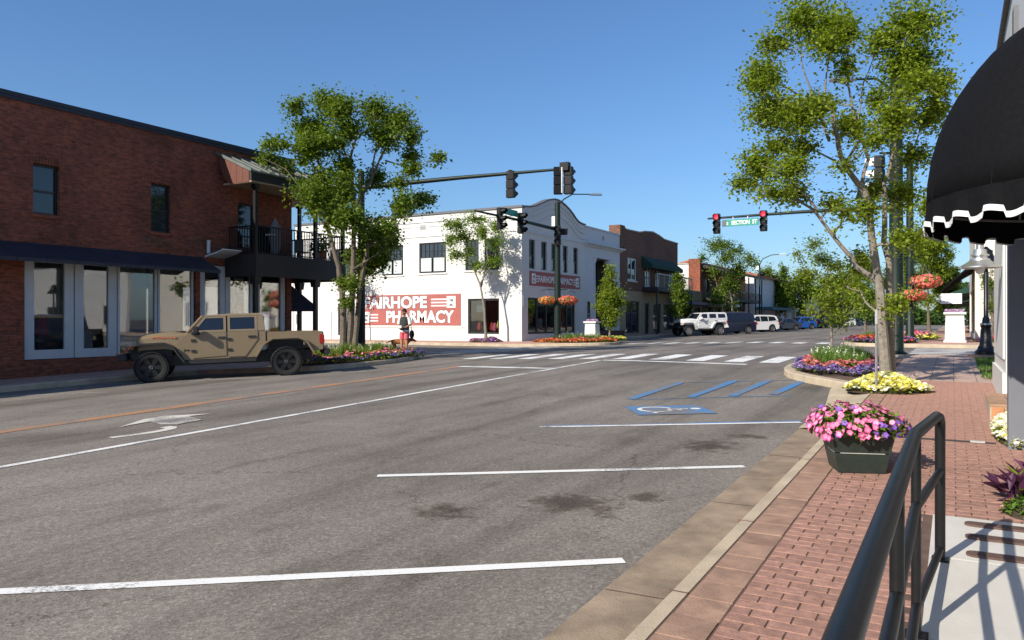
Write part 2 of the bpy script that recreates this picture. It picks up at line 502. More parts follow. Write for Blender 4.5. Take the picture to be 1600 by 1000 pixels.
def link(name, me, parent=None, loc=None, rz=0):
    o = bpy.data.objects.new(name, me)
    C.objects.link(o)
    if parent: o.parent = parent
    if loc: o.location = loc
    if rz: o.rotation_euler = (0, 0, rz)
    return o
def tag(o, label=None, cat=None, group=None, kind=None):
    if label: o['label'] = label
    if cat: o['category'] = cat
    if group: o['group'] = group
    if kind: o['kind'] = kind
    return o
def thing(name, label, cat, loc=(0, 0, 0), rz=0, group=None):
    o = bpy.data.objects.new(name, None)
    C.objects.link(o)
    o.empty_display_size = .2
    o.location = loc; o.rotation_euler = (0, 0, rz)
    return tag(o, label, cat, group)
def part(name, parent, loc=(0, 0, 0), rz=0):
    o = bpy.data.objects.new(name, None); C.objects.link(o); o.parent = parent
    o.empty_display_size = .2
    o.location = loc; o.rotation_euler = (0, 0, rz)
    return o
def copy_tree(o, parent=None):
    c = o.copy(); C.objects.link(c)
    c.parent = parent
    for ch in list(o.children): copy_tree(ch, c)
    return c
def text_mesh(body, m, size=1.0, bold=.0, depth=.004, width=None):
    cu = bpy.data.curves.new('lettering', 'FONT')
    cu.body = body; cu.size = size; cu.extrude = depth; cu.offset = bold
    cu.align_x = 'CENTER'; cu.align_y = 'CENTER'; cu.resolution_u = 3
    o = bpy.data.objects.new('lettering', cu); C.objects.link(o)
    dg = bpy.context.evaluated_depsgraph_get()
    me = bpy.data.meshes.new_from_object(o.evaluated_get(dg))
    bpy.data.objects.remove(o); bpy.data.curves.remove(cu)
    if width:
        xs = [v.co.x for v in me.vertices]; k = width / (max(xs) - min(xs))
        mid = (max(xs) + min(xs)) / 2
        for v in me.vertices: v.co.x = (v.co.x - mid) * k
    me.materials.clear(); me.materials.append(MAT[m])
    return me
def face_wall(o, normal):          # text lies in its xy plane: stand it up on a wall with this outward normal
    n = Vector(normal).normalized()
    x = Vector((0, 0, 1)).cross(n)
    o.rotation_euler = Matrix((x, Vector((0, 0, 1)), n)).transposed().to_euler()
    return o
# ------------------------------------------------------------------ ground, road, kerbs, pavements
def grid(xs, ys, dz=0):
    m = MB()
    vs = [(x, y, G(x, y) + dz) for y in ys for x in xs]
    k = len(xs)
    m.add(vs, [(j * k + i, j * k + i + 1, (j + 1) * k + i + 1, (j + 1) * k + i) for j in range(len(ys) - 1) for i in range(k - 1)])
    return m
def strip_path(m, path, wd, dz, closed=False):
    """a flat band of width wd centred on a ground path"""
    L = []; 
    for i, p in enumerate(path):
        a = Vector(path[max(i - 1, 0)]); b = Vector(path[min(i + 1, len(path) - 1)])
        d = (b - a).normalized(); n = Vector((-d.y, d.x))
        for s_ in (1, -1):
            q = Vector(p) + n * wd / 2 * s_
            L.append((q.x, q.y, G(q.x, q.y) + dz))
    m.add(L, [(2 * i, 2 * i + 1, 2 * i + 3, 2 * i + 2) for i in range(len(path) - 1)])
    return m
def seg(p0, p1, step=1.0):
    n = max(1, int(math.dist(p0, p1) / step))
    return [(p0[0] + (p1[0] - p0[0]) * i / n, p0[1] + (p1[1] - p0[1]) * i / n) for i in range(n + 1)]
def smooth_path(pts, it=2):
    for _ in range(it):
        q = [pts[0]]
        for a, b in zip(pts, pts[1:]):
            q += [(a[0] * .75 + b[0] * .25, a[1] * .75 + b[1] * .25), (a[0] * .25 + b[0] * .75, a[1] * .25 + b[1] * .75)]
        q.append(pts[-1]); pts = q
    return pts
def poly_slab(outline, dz, depth=.3):
    m = MB(); n = len(outline)
    top = [(x, y, G(x, y) + dz) for x, y in outline]
    bot = [(x, y, G(x, y) + dz - depth) for x, y in outline]
    m.add(top + bot, [tuple(range(n))] + [(i, n + i, n + (i + 1) % n, (i + 1) % n) for i in range(n)])
    return m
def kerb(path, wd, h, name, m, parent=None):
    """upright kerb whose road face runs along the path; solid section"""
    b = MB(); vs = []
    for i, p in enumerate(path):
        a = Vector(path[max(i - 1, 0)]); c = Vector(path[min(i + 1, len(path) - 1)])
        d = (c - a).normalized(); n = Vector((d.y, -d.x))      # pavement side: right of travel
        q = Vector(p) + n * wd
        e = Vector(p) + n * .02
        z0 = G(*p)
        vs += [(p[0], p[1], z0 - .1), (p[0], p[1], z0 + h - .02), (e.x, e.y, z0 + h), (q.x, q.y, G(q.x, q.y) + h), (q.x, q.y, z0 - .1)]
    k = 5
    b.add(vs, [(i * k + j, (i + 1) * k + j, (i + 1) * k + (j + 1) % k, i * k + (j + 1) % k) for i in range(len(path) - 1) for j in range(k)]
          + [(0, 1, 2, 3, 4), tuple((len(path) - 1) * k + j for j in (4, 3, 2, 1, 0))])
    return b.build(name, m, parent)

gnd_o = MB().add([(-1800, -1500, -.75), (1800, -1500, -.75), (1800, 2500, -.75), (-1800, 2500, -.75)], [(0, 1, 2, 3)]).build('ground', 'earth')
tag(gnd_o, kind='structure')
road = grid([-90, -21, -15, -9, -4, 60], [-14, -6, 26, 42, 46, 50, 54, 58, 62, 100, 260]).build('road', 'asphalt')
tag(road, kind='structure')
D1, D2, D3 = .006, .010, .014
def line(p0, p1, wd, m, name='lane_line', dz=D1):
    return strip_path(MB(), seg(p0, p1), wd, dz).build(name, m, road)
for y0, y1 in ((2.46, 4.80), (6.05, 8.18), (9.56, 11.60)):
    line((-5.05, y0), (-1.90, y1), .105, 'paint_white', 'parking_line')
line((-5.05, 9.67), (-1.90, 11.71), .10, 'paint_blue', 'parking_line')
line((-5.05, 13.1), (-2.6, 14.9), .07, 'paint_blue', 'aisle_border', D1)
line((-5.1, 16.45), (-2.85, 18.1), .06, 'paint_blue', 'aisle_border', D1)
for x0, y0, x1, y1 in ((-5.07, 13.13, -5.16, 16.4), (-4.2, 13.85, -4.2, 17.2), (-3.55, 14.35, -3.55, 17.7), (-2.93, 14.9, -2.86, 18.0)):
    line((x0, y0), (x1, y1), .17, 'paint_blue', 'aisle_stripe', D2)
# accessible bay sign on the asphalt
dx, dy = .826, .563
def sym(a, b):                      # symbol frame: b runs into the bay
    x, y = -3.98 + a * dy + b * dx, 12.02 - a * dx + b * dy
    return (x, y)
sq = [sym(-.50, -.62), sym(.50, -.62), sym(.50, .62), sym(-.50, .62)]
MB().add([(x, y, G(x, y) + D2) for x, y in sq], [(0, 1, 2, 3)]).build('symbol_square', 'paint_blue', road)
ws = MB()
arc = [sym(-.06 + .27 * math.cos(R_(t)), -.2 + .27 * math.sin(R_(t))) for t in range(105, 341, 15)]
strip_path(ws, arc, .075, D3)
strip_path(ws, [sym(-.05, .32), sym(-.03, .0), sym(.17, -.03), sym(.27, -.33), sym(.37, -.30)], .085, D3 + .001)
strip_path(ws, [sym(-.05, .16), sym(.14, .15)], .06, D3 + .002)
hd = [sym(-.06 + .085 * math.cos(R_(t)), .45 + .085 * math.sin(R_(t))) for t in range(0, 360, 30)]
ws.add([(x, y, G(x, y) + D3) for x, y in hd], [tuple(range(12))])
ws.build('wheelchair_symbol', 'paint_white', road)
strip_path(MB(), [(-9.0, -4), (-9.03, 4.5), (-9.2, 9.6), (-9.45, 17), (-9.6, 21.9), (-9.62, 22.3)], .13, D1).build('lane_line', 'paint_white', road)
line((-9.55, 22.30), (-5.05, 22.05), .30, 'paint_white', 'stop_bar', D2)
line((-12.95, 19.35), (-9.60, 18.85), .34, 'paint_white', 'stop_bar', D2)
for off in (.1,):
    strip_path(MB(), [(-12.0 - off, -4), (-12.13 - off, 6.1), (-12.5 - off, 13), (-12.85 - off, 19.4)], .36, D1).build('centre_line', 'paint_orange', road)
for x in (-4.61, -5.62, -6.78, -7.98, -9.19, -10.37, -11.52, -12.7, -13.85, -15.0):
    line((x - .03, 22.95), (x, 25.75), .56, 'paint_white', 'crosswalk_bar', D1)
for i in range(10):
    line((-5.7 - 1.13 * i, 40.4), (-5.7 - 1.13 * i, 42.9), .55, 'paint_white', 'crosswalk_bar', D1)
for i in range(7):
    y = 28.0 + 1.25 * i
    line((-1.35, y), (1.75, y), .55, 'paint_white', 'crosswalk_bar', D1)
    line((-20.5, y), (-17.6, y), .5, 'paint_white', 'crosswalk_bar', D1)
line((-20.9, 26.5), (-20.9, 36.0), .12, 'paint_worn', 'lane_line', D2)
line((-19.9, 8.75), (-17.05, 10.85), .09, 'paint_worn', 'parking_line')
line((-19.9, 12.35), (-16.5, 14.9), .09, 'paint_worn', 'parking_line')
# turn arrow: a curved shaft and a swept head, both worn
ar = MB()
shaft = smooth_path([(-9.89, 6.3), (-9.74, 6.85), (-9.85, 7.25), (-10.1, 7.28)], 2)
strip_path(ar, shaft, .17, D1)
hp = [(-10.78, 7.0), (-11.28, 7.75), (-11.33, 8.15), (-10.75, 8.62), (-10.85, 8.25), (-10.2, 8.0), (-10.12, 7.5), (-10.4, 7.42), (-10.9, 7.6)]
ar.add([(x, y, G(x, y) + D2) for x, y in hp], [(0, 1, 8), (1, 2, 8), (2, 3, 4), (2, 4, 5, 8), (5, 6, 7, 8)])
ar.build('turn_arrow', 'paint_worn', road)

# --- near pavement
slab = poly_slab([(-1.24, -6), (40, -6), (40, 26.2), (0, 26.2), (-1.6, 25.4), (-2.4, 24.4), (-3.1, 23.1), (-3.4, 21.8), (-3.45, 20.2), (-3.2, 18.9), (-2.6, 17.8), (-1.85, 16.7), (-1.24, 15.6)], .1452)
sw = slab.build('sidewalk_near', 'paver_joint'); tag(sw, kind='structure')
gut = MB(); strip_path(gut, seg((-1.575, -8), (-1.575, 11.0)), .47, .008); 
gt = gut.build('gutter', 'concrete_gutter'); tag(gt, kind='structure')
for y in (1.9, 4.25, 6.57, 8.9):
    line((-1.80, y), (-1.345, y + .02), .014, 'paver_joint', 'expansion_joint', .0105).parent = gt
k1 = kerb([(-1.34, -8), (-1.34, -2), (-1.34, 3), (-1.34, 6), (-1.34, 9), (-1.34, 10.6)], .10, .15, 'kerb_near', 'concrete_tan'); tag(k1, kind='structure')
for y in (2.3, 4.05, 5.6, 8.1):
    MB().bb(-1.343, -1.238, y - .006, y + .006, G(0, y) + .02, G(0, y) + .1525).build('kerb_joint', 'paver_joint', k1)
ap = MB().add([(-1.83, 11, G(0, 11) + .01), (-1.24, 10.4, G(0, 10.4) + .152), (-1.24, 15.9, G(0, 15.9) + .152), (-1.9, 16.6, G(0, 16.6) + .15),
               (-2.1, 16.2, G(0, 16.2) + .02), (-1.83, 13.5, G(0, 13.5) + .01)], [(0, 1, 2, 5), (5, 2, 3, 4)])
apo = ap.build('kerb_ramp', 'concrete_tan'); tag(apo, kind='structure')
kb = smooth_path([(-1.75, 16.1), (-2.2, 16.75), (-2.9, 17.65), (-3.45, 18.8), (-3.7, 20.2), (-3.65, 21.8), (-3.3, 23.3), (-2.5, 24.7), (-1.6, 25.6), (0, 26.35), (4, 26.4), (30, 26.4)], 2)
kk = kerb(kb, .26, .15, 'kerb_bulb', 'concrete_tan'); tag(kk, kind='structure')

# border stones and pavers: each its own piece near by, one joined part farther off
def paver_mesh(a, b, name, m, h=.04, ch=.0015):
    p = MB()
    x, y = a / 2, b / 2
    vs = [(-x, -y, -h), (x, -y, -h), (x, y, -h), (-x, y, -h), (-x, -y, -ch), (x, -y, -ch), (x, y, -ch), (-x, y, -ch),
          (-x + ch, -y + ch, 0), (x - ch, -y + ch, 0), (x - ch, y - ch, 0), (-x + ch, y - ch, 0)]
    p.add(vs, [(0, 1, 5, 4), (1, 2, 6, 5), (2, 3, 7, 6), (3, 0, 4, 7), (4, 5, 9, 8), (5, 6, 10, 9), (6, 7, 11, 10), (7, 4, 8, 11), (8, 9, 10, 11)])
    return p
PW, PB = .200, .100
pv = paver_mesh(PW - .009, PB - .009, 'paver', 'paver').mesh('paver', 'paver')
rest = MB(); base_p = paver_mesh(PW - .009, PB - .009, 'paver', 'paver')
cand = []
rowi = 0; y = 2.2
while y < 17.2:
    x = -.985 + (PW / 2 if rowi % 2 else 0) 
    if rowi % 2: cand.append((-.985 + PW / 4, y + PB / 2, True))
    while x < .95 + max(0, (y - 6.4)) * .02:
        if not (x + PW > -.14 and y < 6.36):
            cand.append((x + PW / 2, y + PB / 2, False))
        x += PW
    y += PB; rowi += 1
half_p = paver_mesh(PW / 2 - .009, PB - .009, 'paver', 'paver')
half_m = half_p.mesh('paver', 'paver')
def visible(x, y):                  # inside the field of view
    X = y * SF + x * CF; Z = y * CF - x * SF
    return Z > .3 and abs(X / Z) < .69 and 1.5 / Z < .44
n_single = 0
for x, y, hf in sorted(cand, key=lambda t: t[1]):
    jz = random.uniform(-.0012, .0012)
    z = G(x, y) + .150 + jz
    if visible(x, y) and n_single < 296:
        o = link('paver', half_m if hf else pv, sw, (x, y, z)); n_single += 1
        o.rotation_euler = (.02 + random.uniform(-.008, .008), random.uniform(-.008, .008), random.uniform(-.012, .012))
    elif y > 3:
        src = half_p if hf else base_p
        rest.add([(vx + x, vy + y, vz + z + .02 * vy) for vx, vy, vz in src.v], src.f)
tag(rest.build('paver', 'paver', sw), kind='stuff')
bm_ = paver_mesh(.232, .257, 'border_stone', 'paver_border').mesh('border_stone', 'paver_border')
y = 1.5
while y < 15.4:
    o = link('border_stone', bm_, sw, (-1.110, y, G(0, y) + .150 + random.uniform(-.003, .002)))
    o.rotation_euler = (.02 + random.uniform(-.006, .006), random.uniform(-.01, .01), random.uniform(-.01, .01))
    y += .265
# square pavers towards the corner
sqm = MB(); b0 = paver_mesh(.39, .39, 'p', 'paver')
y = 17.3
while y < 26.0:
    x = -3.2
    while x < 1.2:
        edge = -1.35 if y < 24 else -1.9
        if x > edge - .2 and not (x > .45 and y < 24.8):
            z = G(x, y) + .1495 + random.uniform(0, .003)
            sqm.add([(vx + x + .2, vy + y + .2, vz + z + .02 * vy) for vx, vy, vz in b0.v], b0.f)
        x += .40
    y += .40
tag(sqm.build('paver', 'paver_light', sw), kind='stuff')
# ramp slab at the shop door, with three flat dark brown bars on it
for i, (y0, y1) in enumerate(((5.32, 6.36), (1.0, 5.305))):
    x0, x1 = -.13, 1.6
    z = .163
    sl = MB().add([(x0, y0, G(0, y0) + z), (x1, y0, G(0, y0) + z), (x1, y1, G(0, y1) + z), (x0, y1, G(0, y1) + z),
              (x0, y0, G(0, y0)), (x1, y0, G(0, y0)), (x1, y1, G(0, y1)), (x0, y1, G(0, y1))],
             [(0, 1, 2, 3), (0, 4, 5, 1), (1, 5, 6, 2), (2, 6, 7, 3), (3, 7, 4, 0)]).build('landing_slab', 'concrete_light', sw)
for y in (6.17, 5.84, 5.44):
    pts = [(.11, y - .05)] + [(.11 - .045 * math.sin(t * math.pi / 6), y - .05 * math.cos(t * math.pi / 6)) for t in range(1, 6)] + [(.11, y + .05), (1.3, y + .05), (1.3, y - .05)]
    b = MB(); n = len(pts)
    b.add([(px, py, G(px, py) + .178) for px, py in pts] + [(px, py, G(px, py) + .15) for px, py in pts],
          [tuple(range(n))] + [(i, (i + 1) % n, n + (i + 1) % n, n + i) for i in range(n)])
    b.build('landing_bar', 'brown_bar', sw)
dr = MB().bb(-.99, .40, 9.86, 9.98, G(0, 9.9) + .1, G(0, 9.9) + .1535).build('trench_drain', 'inside_dark', sw)
MB().bb(.16, .30, 9.87, 9.97, G(0, 9.9) + .15, G(0, 9.9) + .162).build('drain_plate', 'concrete_light', sw)
# grass beside the wall
gm = MB()
for i in range(5200):
    x, y = random.uniform(.5, 2.6), random.uniform(18.0, 24.6)
    z = G(x, y) + .14; a = random.uniform(0, 6.28); h = random.uniform(.05, .12); dxx, dyy = math.cos(a) * .012, math.sin(a) * .012
    t = random.uniform(-.04, .04)
    gm.add([(x - dxx, y - dyy, z), (x + dxx, y + dyy, z), (x + t, y + t, z + h)], [(0, 1, 2)])
go = gm.build('grass', 'leaf_grass', recalc=False); tag(go, 'strip of short green grass beside the white pilaster', 'grass', kind='stuff')
lawn = MB().add([(.46, 17.9, G(0, 17.9) + .142), (2.7, 17.9, G(0, 17.9) + .142), (2.7, 24.7, G(0, 24.7) + .142), (.46, 24.7, G(0, 24.7) + .142)], [(0, 1, 2, 3)]).build('lawn_soil', 'soil', sw)

# --- other pavements
def pavement(name, outline, mtop, kpath, wd=.18):
    o = poly_slab(outline, .14).build(name, mtop); tag(o, kind='structure')
    k = kerb(kpath, wd, .15, 'kerb_' + name.split('_')[-1], 'concrete_tan'); tag(k, kind='structure')
    return o
lp = smooth_path([(-20.3, -8), (-20.3, 15.2), (-19.3, 16.0), (-17.2, 16.8), (-16.5, 18), (-16.4, 20.4), (-16.9, 22.4), (-18.0, 24.0), (-19.8, 24.9), (-24, 25.2), (-60, 25.2)], 2)
swl = pavement('sidewalk_left', [(x - .12, y - .1) for x, y in lp] + [(-60, -8)], 'sidewalk_pink', lp[::-1])
fl = smooth_path([(-60, 36.6), (-23, 36.6), (-19.5, 36.9), (-16.8, 37.5), (-15.9, 38.7), (-16.1, 40.2), (-17.2, 42.4), (-19.2, 44.8), (-20.3, 46.6), (-20.3, 48), (-20.3, 52), (-20.3, 57), (-20.3, 62), (-20.3, 140)], 2)
swf = pavement('sidewalk_far', [(x - .1, y + .1) for x, y in fl if y < 47.5] + [(-60, 47.5)], 'sidewalk_pink', fl[::-1])
gs = grid([-60, -21, -20.35], [47.4, 50, 54, 58, 62, 140], .14).build('pavement_strip', 'sidewalk_pink', swf)
fr = smooth_path([(40, 36.8), (0, 36.8), (-3, 37.2), (-4.4, 38.3), (-4.55, 40), (-4.1, 42), (-2.8, 44), (-1.45, 45.6), (-1.4, 150)], 2)
swr = pavement('sidewalk_opposite', [(x + .1, y + .1) for x, y in fr] + [(40, 150)], 'sidewalk_pink', fr)
# ------------------------------------------------------------------ buildings
WP = {}
_link0 = link
def link(name, me, parent=None, loc=None, rz=0):
    o = _link0(name, me, parent, loc, rz)
    if parent is not None and parent.name in WP:
        o.matrix_parent_inverse = WP[parent.name]
    return o
def bthing(name, label, cat, base, group=None):
    """a thing whose parts are written in street coordinates"""
    o = thing(name, label, cat, base, 0, group)
    WP[o.name] = Matrix.Translation(base).inverted()
    return o
def bpart(name, parent):
    o = bpy.data.objects.new(name, None); C.objects.link(o); o.empty_display_size = .2
    o.parent = parent
    if parent.name in WP: o.matrix_parent_inverse = WP[parent.name]
    return o
def P3(ax, c, a, z, off=0):         # a point on the wall plane ax = c, off = distance outward along the axis
    return (c + off, a, z) if ax == 'x' else (a, c + off, z)
def wall(m, ax, c, a0, a1, z0, z1, holes=(), th=.25, out=1):
    A = sorted({a0, a1, *[h[0] for h in holes], *[h[1] for h in holes]}); A = [a for a in A if a0 - 1e-6 <= a <= a1 + 1e-6]
    Z = sorted({z0, z1, *[h[2] for h in holes], *[h[3] for h in holes]}); Z = [z for z in Z if z0 - 1e-6 <= z <= z1 + 1e-6]
    def solid(i, j):
        if i < 0 or j < 0 or i >= len(A) - 1 or j >= len(Z) - 1: return False
        a, z = (A[i] + A[i + 1]) / 2, (Z[j] + Z[j + 1]) / 2
        return not any(h[0] < a < h[1] and h[2] < z < h[3] for h in holes)
    ti = -th * out
    for i in range(len(A) - 1):
        for j in range(len(Z) - 1):
            if not solid(i, j): continue
            p = [(A[i], Z[j]), (A[i + 1], Z[j]), (A[i + 1], Z[j + 1]), (A[i], Z[j + 1])]
            for o in (0, ti): m.quad(*[P3(ax, c, a, z, o) for a, z in p])
            for (di, dj), (q, r) in (((-1, 0), (3, 0)), ((1, 0), (1, 2)), ((0, -1), (0, 1)), ((0, 1), (2, 3))):
                if not solid(i + di, j + dj):
                    m.quad(P3(ax, c, *p[q]), P3(ax, c, *p[r]), P3(ax, c, *p[r], ti), P3(ax, c, *p[q], ti))
    return m
def bar(m, ax, c, a0, a1, z0, z1, o0, o1):
    p, q = P3(ax, c, a0, z0, o0), P3(ax, c, a1, z1, o1)
    return m.bb(min(p[0], q[0]), max(p[0], q[0]), min(p[1], q[1]), max(p[1], q[1]), min(p[2], q[2]), max(p[2], q[2]))
def window(parent, ax, c, out, a0, a1, z0, z1, fm='frame_black', gm='window_glass', fw=.06, mull=(), tran=(), mun=None, inset=.08, depth=.07, sill=None, backing=None, name='window', mw=.03):
    """frame (the part) with panes, glazing bars and sill under it; mun = (columns, rows, z low, z high) of small lights"""
    o0, o1 = -inset * out, -(inset + depth) * out
    f = MB()
    bar(f, ax, c, a0, a0 + fw, z0, z1, o0, o1); bar(f, ax, c, a1 - fw, a1, z0, z1, o0, o1)
    bar(f, ax, c, a0 + fw, a1 - fw, z1 - fw, z1, o0, o1); bar(f, ax, c, a0 + fw, a1 - fw, z0, z0 + fw, o0, o1)
    for a in mull: bar(f, ax, c, a - fw / 2, a + fw / 2, z0 + fw, z1 - fw, o0 * 1.02, o1)
    for z in tran: bar(f, ax, c, a0 + fw, a1 - fw, z - fw / 2, z + fw / 2, o0 * 1.05, o1)
    if mun:
        cols, rows, zl, zh = mun
        eds = [a0 + fw, *mull, a1 - fw]
        for e0, e1 in zip(eds, eds[1:]):
            for i in range(1, cols): 
                a = e0 + (e1 - e0) * i / cols
                bar(f, ax, c, a - mw / 2, a + mw / 2, zl, zh, o0 * 1.1, o1 * .95)
        for j in range(1, rows):
            z = zl + (zh - zl) * j / rows
            bar(f, ax, c, a0 + fw, a1 - fw, z - mw / 2, z + mw / 2, o0 * 1.12, o1 * .93)
    fo = f.build(name, fm, parent)
    od = -(inset + depth * .6) * out
    zs = [z0 + fw, *tran, z1 - fw]; As = [a0 + fw, *mull, a1 - fw]
    for za, zb in zip(zs, zs[1:]):
        for aa, ab in zip(As, As[1:]):
            g = MB(); bar(g, ax, c, aa, ab, za, zb, od, od - .012 * out)
            g.build('pane', gm, fo)
    if backing:
        b = MB(); bar(b, ax, c, a0 + fw, a1 - fw, z0 + fw, z0 + (z1 - z0) * backing[1], od - .05 * out, od - .06 * out); b.build('blind', backing[0], fo)
    if sill:
        s = MB(); bar(s, ax, c, a0 - .08, a1 + .08, z0 - .10, z0 - .004, .07 * out, -.1 * out); s.build('sill', sill, fo)
    return fo

# ---- 1. brick corner building with the shop windows and balcony
X0 = -22.4
B = bthing('brick_building', 'red brick two-storey corner building with white framed shop windows and a balcony', 'building', (X0, 9, -.1))
ups = [(11.99, 12.72, 4.70, 6.12), (15.64, 16.37, 4.55, 6.12), (19.10, 19.95, 4.30, 5.95), (8.3, 9.03, 4.70, 6.12), (4.6, 5.33, 4.7, 6.12)]
shop = (11.75, 17.32, .57, 3.62); shop2 = (17.5, 21.45, .55, 3.62)
w1 = wall(MB(), 'x', X0, -3, 21.7, -.4, 7.85, ups + [shop, shop2], .3, 1)
w1.build('front_wall', 'brick_red', B)
side_h = [(-25.6, -23.3, .75, 3.2), (-28.9, -26.3, .75, 3.2), (-32.2, -29.6, .75, 3.2)]
w2 = wall(MB(), 'y', 21.7, -36, X0 - .302, -.4, 7.85, side_h, .3, 1)
w2.build('side_wall', 'brick_red', B)
MB().bb(-36, X0 - .31, -3, 21.39, 7.45, 7.6).build('roof', 'dark_brown', B)
MB().bb(-36.0, -35.7, -3, 21.39, -.4, 7.85).build('rear_wall', 'brick_red', B)
MB().bb(-35.69, X0 - .31, -3, -2.7, -.4, 7.85).build('end_wall', 'brick_red', B)
cp = MB().bb(X0 - .38, X0 + .07, -3.1, 21.80, 7.855, 7.97); cp.bb(X0 + .03, X0 + .055, -3.1, 21.78, 7.76, 7.853)
cp.build('coping', 'navy_metal', B)
MB().bb(-36, X0 - .39, 21.35, 21.80, 7.853, 7.965).build('coping', 'navy_metal', B)
MB().bb(-35.6, X0 - .32, -2.6, 21.38, .2, .35).build('shop_floor', 'inside_floor', B)
MB().bb(-35.6, X0 - .32, -2.6, 21.38, 3.75, 3.9).build('shop_ceiling', 'inside_light', B)
MB().bb(-35.6, X0 - .32, 10.9, 11.0, .36, 3.74).build('partition', 'inside_light', B)
MB().bb(-35.6, -33.4, 11.05, 21.3, .36, 3.74).build('partition', 'inside_light', B)
for i, (a0, a1, z0, z1) in enumerate(ups):
    window(B, 'x', X0, 1, a0, a1, z0, z1, 'frame_black', 'window_glass', .06, tran=((z0 + z1) / 2 - .05,), inset=.12, sill='brick_red', backing=('blind', .98) if i == 0 else None)
    ln = MB()
    n = int((a1 - a0 + .2) / .085)
    for k in range(n):
        a = a0 - .1 + k * .085
        ln.bb(X0 + .002, X0 + .022, a + .006, a + .079, z1 + .01, z1 + .21)
    ln.build('brick_lintel', 'brick_red', B)
# patched brick panels (pale bricks laid bare)
for yy, zz in ((15.3, 4.05), (16.9, 4.1), (18.4, 4.15)):
    pt = MB()
    for r in range(5):
        for k in range(5):
            if random.random() < .75:
                pt.bb(X0 + .001, X0 + .012, yy + k * .22 + (r % 2) * .11, yy + k * .22 + (r % 2) * .11 + .2, zz + r * .078, zz + r * .078 + .062)
    pt.build('brick_patch', 'brick_brown', B)
# shop windows, wide white frames
sw_ = [11.77, 13.19, 14.53, 15.92, 17.30]
for i in range(4):
    window(B, 'x', X0, 1, sw_[i] + .02, sw_[i + 1] - .02, .59, 3.60, 'frame_white', 'glass_shop', .26 if i < 2 else .07, inset=.06, depth=.09, name='shop_window')
for i in (2, 3):
    MB().bb(X0 - .62, X0 - .58, sw_[i] + .05, sw_[i + 1] - .05, .62, 3.55).build('display_board', 'inside_light', B)
MB().bb(X0 - 2.3, X0 - 2.25, 11.3, 14.8, .4, 3.7).build('display_board', 'inside_light', B)
for yy, zz, mm, ss in ((12.2, 1.9, 'petal_red', 1.0), (12.75, 1.55, 'pink_cloth', .9), (12.4, .9, 'car_grey', 1.2), (13.6, .9, 'car_blue', 1.0), (14.05, 1.0, 'white_cloth', 1.1)):
    gmt = MB().lathe([(.05 * ss, -.35 * ss), (.24 * ss, -.33 * ss), (.20 * ss, .05 * ss), (.22 * ss, .28 * ss), (.08 * ss, .36 * ss)], 12, (X0 - 1.0, yy, zz))
    gmt.build('garment', mm, B, smooth=True)
s2 = [17.52, 18.60, 19.95, 21.43]
for i in range(3):
    window(B, 'x', X0, 1, s2[i] + .02, s2[i + 1] - .02, .57, 3.60, 'frame_white', 'glass_clear', .20, inset=.06, depth=.09, name='shop_window')
for a0, a1, z0, z1 in side_h:
    window(B, 'y', 21.7, 1, a0, a1, z0, z1, 'frame_white', 'glass_clear', .10, mull=((a0 + a1) / 2,), inset=.08, name='side_window')
# awning of dark metal along the front
aw = MB(); n = 24
for k in range(n):
    y0 = -2 + k * (19.55 / n); y1 = y0 + 19.55 / n - .012
    aw.prism([(X0 + .02, 3.86), (X0 + 1.0, 3.37), (X0 + 1.0, 3.27), (X0 + .02, 3.60)], lambda a, z, y=y0: (a, y, z), lambda a, z, y=y1: (a, y, z))
aw.build('metal_awning', 'navy_metal', B)
# downpipe stub, boxes and a bent flashing at the awning's end
MB().tube([(X0 + .12, 17.75, 4.0), (X0 + .12, 17.75, 4.45)], .06, 8).build('pipe', 'frame_white', B)
fl_ = MB().prism([(X0 + .05, 3.92), (X0 + .75, 4.05), (X0 + .95, 4.12), (X0 + .95, 4.08), (X0 + .7, 3.98), (X0 + .05, 3.86)], lambda a, z: (a, 17.65, z), lambda a, z: (a, 18.45, z))
fl_.build('flashing', 'frame_white', B)
bn = MB().bb(X0 - .42, X0 - .40, 19.25, 19.72, 1.0, 3.25).build('sale_banner', 'white_shade', B)
for k, ch in enumerate('SALE'):
    me = text_mesh(ch, 'sign_grey', .62, .012, .003)
    o = link('lettering', me, bn, (X0 - .395, 19.48, 2.86 - k * .55)); face_wall(o, (1, 0, 0))
# side awning in navy cloth over the corner door
sa = MB().prism([(21.72, 3.15), (23.1, 2.35), (23.1, 2.05), (21.72, 2.05)], lambda y, z: (-24.6, y, z), lambda y, z: (-22.6, y, z))
sa.build('cloth_awning', 'navy_cloth', B)
# balcony
XF, Y0, Y1 = -20.9, 18.6, 23.0
bal = bpart('balcony', B)
MB().bb(X0 + .005, XF, Y0, 21.695, 3.80, 3.95).bb(-26, XF, 21.705, Y1, 3.80, 3.95).build('deck', 'soffit', bal)
fs = MB().bb(XF + .005, XF + .06, Y0 - .05, Y1 + .05, 3.22, 4.0).bb(X0 + .005, XF, Y0 - .055, Y0 - .004, 3.22, 4.0).bb(-26, XF, Y1 + .004, Y1 + .055, 3.22, 4.0)
fs.build('fascia', 'dark_brown', bal)
rail_m = MB()
def baluster_run(p, q, z0, z1, n):
    for i in range(n + 1):
        x = p[0] + (q[0] - p[0]) * i / n; y = p[1] + (q[1] - p[1]) * i / n
        MB().box((x, y, (z0 + z1) / 2), (.022, .022, z1 - z0)).build('baluster', 'pole_black', bal)
    MB().tube([(p[0], p[1], z1), (q[0], q[1], z1)], .028, 6).build('handrail', 'pole_black', bal)
    MB().tube([(p[0], p[1], z0 + .05), (q[0], q[1], z0 + .05)], .02, 6).build('bottom_rail', 'pole_black', bal)
